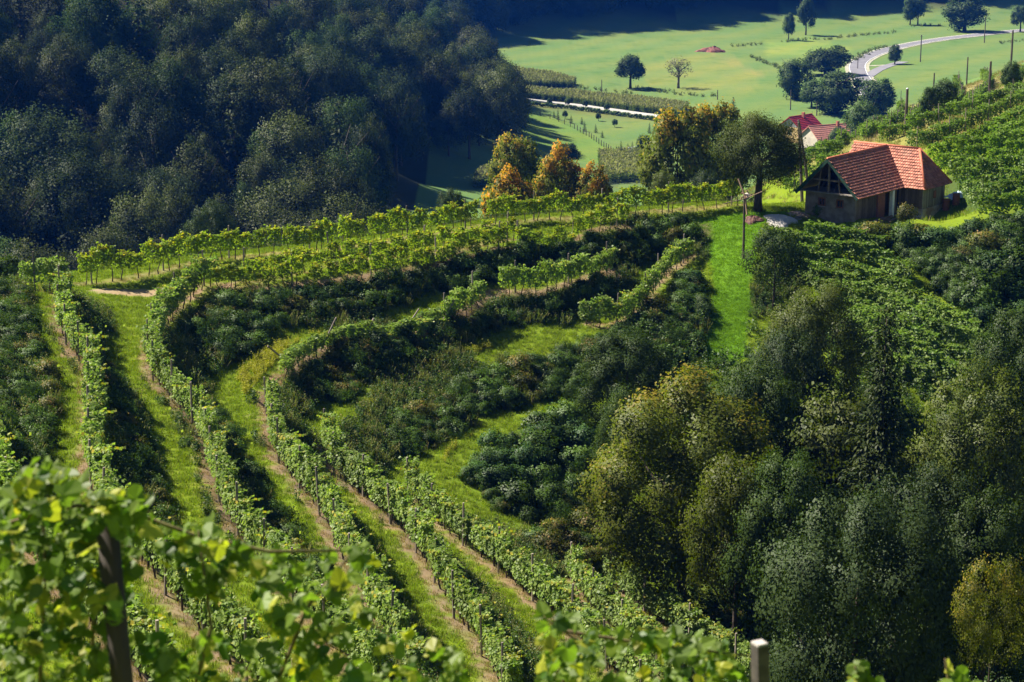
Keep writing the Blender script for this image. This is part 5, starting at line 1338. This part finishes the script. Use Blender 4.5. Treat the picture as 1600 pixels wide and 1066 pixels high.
for k, (px, b, t, w, cr, tk, lab) in enumerate((
  (985,138,83,50,V_ROUND[0],V_T,'single round dark tree in the middle of the valley meadow'),
  (1060,138,88,46,V_BARE,V_TB,'thin bare branched tree right of the round meadow tree'),
  (1232,63,19,22,V_TALL[0],V_T,'slim tree at the far meadow edge, left of two'),
  (1259,55,-2,30,V_TALL[1],V_T,'tall slim tree at the far meadow edge, right of two'),
  (1422,39,-8,26,V_TALL[0],V_T,'left tree of the pair on the far meadow'),
  (1434,39,-6,28,V_ROUND[1],V_T,'right leaning tree of the pair on the far meadow'),
  (1507,49,-14,72,V_BUSH[1],V_T,'big bushy willow at the far end of the curved road'),
  (1594,50,6,32,V_ROUND[2],V_T,'dark tree cut off by the right edge beside the road'),
  (1243,155,88,62,V_BUSH[0],V_T,'left tree of the dense clump by the road bend'),
  (1290,118,70,80,V_BUSH[1],V_T,'rear rounded tree of the dense clump by the road bend'),
  (1306,178,106,92,V_BUSH[2],V_T,'front broad tree of the dense clump by the road bend'),
  (1268,168,128,40,V_TALL[1],V_T,'slim dark tree in front of the clump by the road bend'),
  (1372,182,119,60,V_BUSH[0],V_T,'broad tree right of the road junction'),
  (1398,101,68,24,V_TALL[0],V_T,'small single tree beside the side road'),
  (1006,247,208,26,V_ROUND[1],V_T,'small dark tree at the white railing'),
  (888,262,222,42,V_ROUND[2],V_T,'grey green tree behind the orange trees'))):
    m_ = tree('tree', lab, px, None, t, w, cr, tk, base=b, group=GVt, rz=k * 1.3)
V_CON = conifer('crown', 440, 10, 4.2, M_VALT, 14, 20, .5)
tree('conifer', 'small blue green conifer behind the twin autumn trees', 1145, None, 152, 21, V_CON, spr_t, nomW=4.2, base=186, group=GVt)
SAPS = [(250,625),(410,655),(432,665),(505,685),(565,690),(580,730),(642,738),(678,765),(940,740),(968,735),(820,835),(782,838),(845,832)]
for k, (a, b) in enumerate(SAPS):
    px, py = 750 + a / 3.553, b / 3.553
    tree('sapling', 'small young conifer planted in the orchard meadow', px, None, py - 14 + 3 * math.sin(k * 2.1), 8, V_CON, spr_t, nomW=4.2, base=py, group='young conifers in the orchard', rz=k)
for k, (a, b) in enumerate(((472,660),(657,672),(748,707),(385,592),(485,592),(585,602),(703,622))):
    px, py = 750 + a / 3.553, b / 3.553
    tree('sapling', 'small young fruit tree with thin stem in the orchard meadow', px, None, py - 14, 10, V_ROUND[k % 3], V_T, base=py, group='young fruit trees in the orchard', rz=k)
for k, (px, d, t, w, lab) in enumerate(((1304,440,196,30,'dark tree in front of the faded tile roof'),(1345,400,152,60,'dark bushy tree between village and vine hill'),(1335,330,205,40,'green bush at the foot of the vine hill by the village'),(1366,300,178,40,'rounded bush at the left crest of the vine hill'),
   (1470,236,118,46,'bush on the crest of the vine hill behind the poles'),(1445,232,132,34,'low bush left of the crest poles'),(1570,232,92,36,'dark bush on the crest near the right edge'))):
    tree('tree', lab, px, d, t, w, V_ROUND[k % 3], V_T, group='bushes around the vine hill', rz=k * 2.0)

# ------------------------------------------------------------------ foreground vines close to the camera
M_FLEAF = leafmat('grape_leaf', (.050, .105, .012), (.20, .26, .034), autumn=(.38, .34, .03), thr=.98, transl=.52, gloss=.07, vary=.22)
def grape_leaf(name, seed):
    rs = random.Random(seed); V = [(0, .02, 0)]; n = 15
    prof = [.55, .30, .62, .86, .58, .80, 1.0, 1.12, 1.0, .80, .58, .86, .62, .30, .55]
    for i in range(n):
        a = -math.pi / 2 + .25 + (2 * math.pi - .5) * i / (n - 1); r = prof[i] * .5 * rs.uniform(.92, 1.08)
        x, y = r * math.cos(a), r * math.sin(a) * 1.05
        V.append((x, y, -.22 * (x * x + y * y) / .3 + .07 * math.sin(3 * a + seed) + (.05 if i % 3 == 0 else 0)))
    F = [(0, i, i + 1) for i in range(1, n)]
    return np.array(V), F
LEAF = []
for i in range(6):
    V, F = grape_leaf('leaf', i); me = mesh_from('leaf', V, F, M_FLEAF, tint=np.tile([[(i * .37) % 1, (i * .61) % 1, (i * .29) % 1]], (len(F), 1)))
    me['k'] = 1; LEAF.append((me, V, F))
M_CANE = plain('green_cane', (.16, .14, .05), (.10, .07, .035), 10)
rf = np.random.RandomState(77)
FG = 'foreground vines on the nearest trellis'
def fg_point(px, py, dj=0.0):
    d = 8.6 + .0007 * px + dj
    return atd(px, py, d)
def fg_vine(label, polys, canes, n_single):
    """polys: (pixel outline on the trellis plane, leaf count); canes: pixel polylines"""
    c0 = fg_point(np.mean([q[0] for q in polys[0][0]]), 1066)
    gz = float(H(c0[0], c0[1]))
    o = thing('grapevine', label, 'grapevine', (c0[0], c0[1], gz + CAM_H), group=FG)
    org = np.array([c0[0], c0[1], gz])
    for cn in canes:
        pts = [Vector(fg_point(a, b, .05 * math.sin(i * 2.0)) - org) for i, (a, b) in enumerate(cn)]
        obj('cane', MB().tube(pts, [.009] * (len(pts) - 1) + [.005], 5).mesh('cane', M_CANE, True), o)
    items = []
    for poly, n, spread in polys:
        for q in fill(poly, n, rf):
            dj = rf.normal() * spread if spread > 0 else -.42 + rf.normal() * .06; p = fg_point(q[0], q[1], dj) - org
            items.append((p, dj))
    items.sort(key=lambda t: t[1])                                    # nearest leaves first
    jv, jf, jt = [], [], []
    for i, (p, dj) in enumerate(items):
        s = rf.uniform(.075, .15) * (1 if rf.rand() < .8 else .65)
        nrm = Vector((rf.normal() * .5 - .25, -.55 + rf.normal() * .5, .6 + rf.normal() * .45)).normalized()
        M4 = nrm.to_track_quat('Z', 'Y').to_matrix().to_4x4() @ Matrix.Rotation(rf.uniform(0, 6.28), 4, 'Z') @ Matrix.Scale(s, 4)
        me, V, F = LEAF[rf.randint(6)]
        M4 = Matrix.Translation(Vector(p)) @ M4
        if i < n_single:
            l = obj('leaf', me, o); l.matrix_local = M4
        else:
            b = len(jv); jv += [tuple(M4 @ Vector(v)) for v in V]; jf += [tuple(b + k for k in f) for f in F]
            jt += [(rf.rand(), rf.rand(), rf.rand())] * len(F)
    if jv: tag(obj('foliage', mesh_from('foliage', jv, jf, M_FLEAF, tint=np.array(jt)), o), kind='stuff')
    return o
fg_vine('blurred leafy vine filling the lower left corner', [([(-40,810),(20,745),(60,728),(100,742),(150,770),(215,770),(245,815),(215,850),(200,930),(190,1000),(205,1110),(-40,1110)], 600, .22), ([(30,735),(75,720),(110,745),(80,770),(40,770)], 18, .05), ([(140,778),(210,770),(222,812),(185,826),(140,818)], 26, -.1), ([(150,900),(170,890),(172,960),(150,950)], 6, -.1)],
        [[(60,1110),(70,900),(65,735)],[(140,1100),(150,900),(205,780)],[(0,820),(120,790),(240,800)]], 260)
fg_vine('blurred vine shoots hanging right of the dark post', [([(235,835),(290,812),(345,818),(400,850),(440,862),(420,900),(330,890),(240,880)], 60, .12), ([(380,860),(450,880),(520,850),(575,850),(595,890),(585,960),(545,1000),(590,1110),(400,1110),(420,980),(390,920)], 185, .2), ([(205,960),(260,1010),(330,990),(400,1010),(440,1110),(250,1110)], 90, .2), ([(300,880),(360,890),(345,960),(300,930)], 22, .12), ([(570,1050),(720,1030),(760,1110),(560,1110)], 70, .3), ([(590,1000),(640,985),(620,1015)], 8, .05)],
        [[(205,800),(300,835),(420,862),(580,860)],[(420,1100),(480,950),(560,850)],[(300,1090),(330,980),(310,830)]], 260)
fg_vine('low blurred vine shoots left of the pale post top', [([(830,960),(890,955),(930,985),(1000,1000),(980,1050),(1000,1110),(850,1110),(845,1020)], 110, .2), ([(960,985),(1040,985),(1100,1000),(1165,1010),(1175,1060),(1080,1040),(1000,1020)], 65, .12), ([(1000,1040),(1170,1040),(1170,1110),(1000,1110)], 60, .2), ([(670,1010),(710,1015),(700,1040)], 6, .05)],
        [[(870,1100),(900,1000),(845,962)],[(880,985),(1000,1005),(1170,1025)]], 200)
fg_vine('single vine shoot tip left of two at the bottom edge, right of the pale post', [([(1320,1040),(1350,1036),(1352,1062),(1325,1066)], 5, .03), ([(1310,1062),(1390,1062),(1390,1110),(1310,1110)], 16, .1)], [[(1345,1130),(1342,1060),(1336,1042)]], 30)
fg_vine('single vine shoot tip right of two at the bottom edge, near the right corner', [([(1468,1040),(1500,1036),(1504,1062),(1472,1066)], 6, .03), ([(1455,1064),(1530,1064),(1530,1110),(1455,1110)], 16, .1)], [[(1480,1130),(1482,1060),(1477,1030)]], 30)
def fg_post(px0, top, px1, wpx, label, m, dj=-.28, sides=12):
    a = fg_point(px0, top, dj); b = fg_point(px1, 1100, dj); gz = float(H(b[0], b[1])); k = (gz - .4 - a[2]) / (b[2] - a[2]); e = a + (b - a) * k
    o = tag(obj('trellis_post', MB().tube([Vector((0, 0, 0)), Vector(a - e) * .5 + Vector((.01, 0, 0)), Vector(a - e)], [wpx / 2 / FPX * 9.2 * 1.05] * 3, sides).mesh('trellis_post', m, sides > 6), None, (e[0], e[1], e[2] + CAM_H)), label, 'post', 'foreground trellis posts')
    if sides == 4: o['top'] = [float(t) for t in (a - e)]
    return o
fg_post(165, 800, 192, 32, 'dark weathered trellis post among the blurred leaves on the left', plain('dark_trellis_post', (.055, .042, .034), (.025, .02, .017), 10, stretch=(1, 1, .15)))
pp = fg_post(1187, 1007, 1188, 30, 'short pale topped trellis post at the bottom edge', plain('grey_trellis_post', (.085, .072, .062), (.04, .034, .03), 14), sides=4)
pp_top = pp['top']; obj('end_grain', MB().tube([(pp_top[0], pp_top[1], pp_top[2] + .001), (pp_top[0], pp_top[1], pp_top[2] + .012)], [.044, .042], 4).mesh('end_grain', plain('pale_end_grain', (.42, .38, .35), (.28, .25, .23), 30)), pp); del pp['top']
for i, (y0, y1) in enumerate(((812, 1022), (905, 1130))):
    pts = [Vector(fg_point(px, y0 + (y1 - y0) * (px + 60) / 1300)) + Vector((0, 0, CAM_H)) for px in (-60, 180, 600, 1187, 1240)]
    tag(obj('trellis_wire', MB().tube(pts, [.0016] * 5, 4).mesh('trellis_wire', M_POLE)), ('upper thin wire strung between the foreground posts', 'lower thin wire strung between the foreground posts')[i], 'wire', 'foreground trellis wires')

# ------------------------------------------------------------------ haze
hz = bpy.data.materials.new('haze_air'); hz.use_nodes = True
hn = hz.node_tree; hn.nodes.remove(hn.nodes['Principled BSDF'])
pv = hn.nodes.new('ShaderNodeVolumePrincipled'); pv.inputs['Color'].default_value = (.025, .21, 1.0, 1); pv.inputs['Density'].default_value = .00008; pv.inputs['Anisotropy'].default_value = .35
hn.links.new(pv.outputs[0], hn.nodes['Material Output'].inputs['Volume'])
zlo = float(GZ.min()) + CAM_H - 1.5; zhi = float(max(GZ.max() + 40, 12)) + CAM_H
hb = obj('haze', MB().box(GX[0] - 5, GX[-1] + 5, GY[0] - 5, GY[-1] + 5, zlo, zhi).mesh('haze', hz))
tag(hb, 'thin blue haze over the valley', 'haze', kind='stuff')
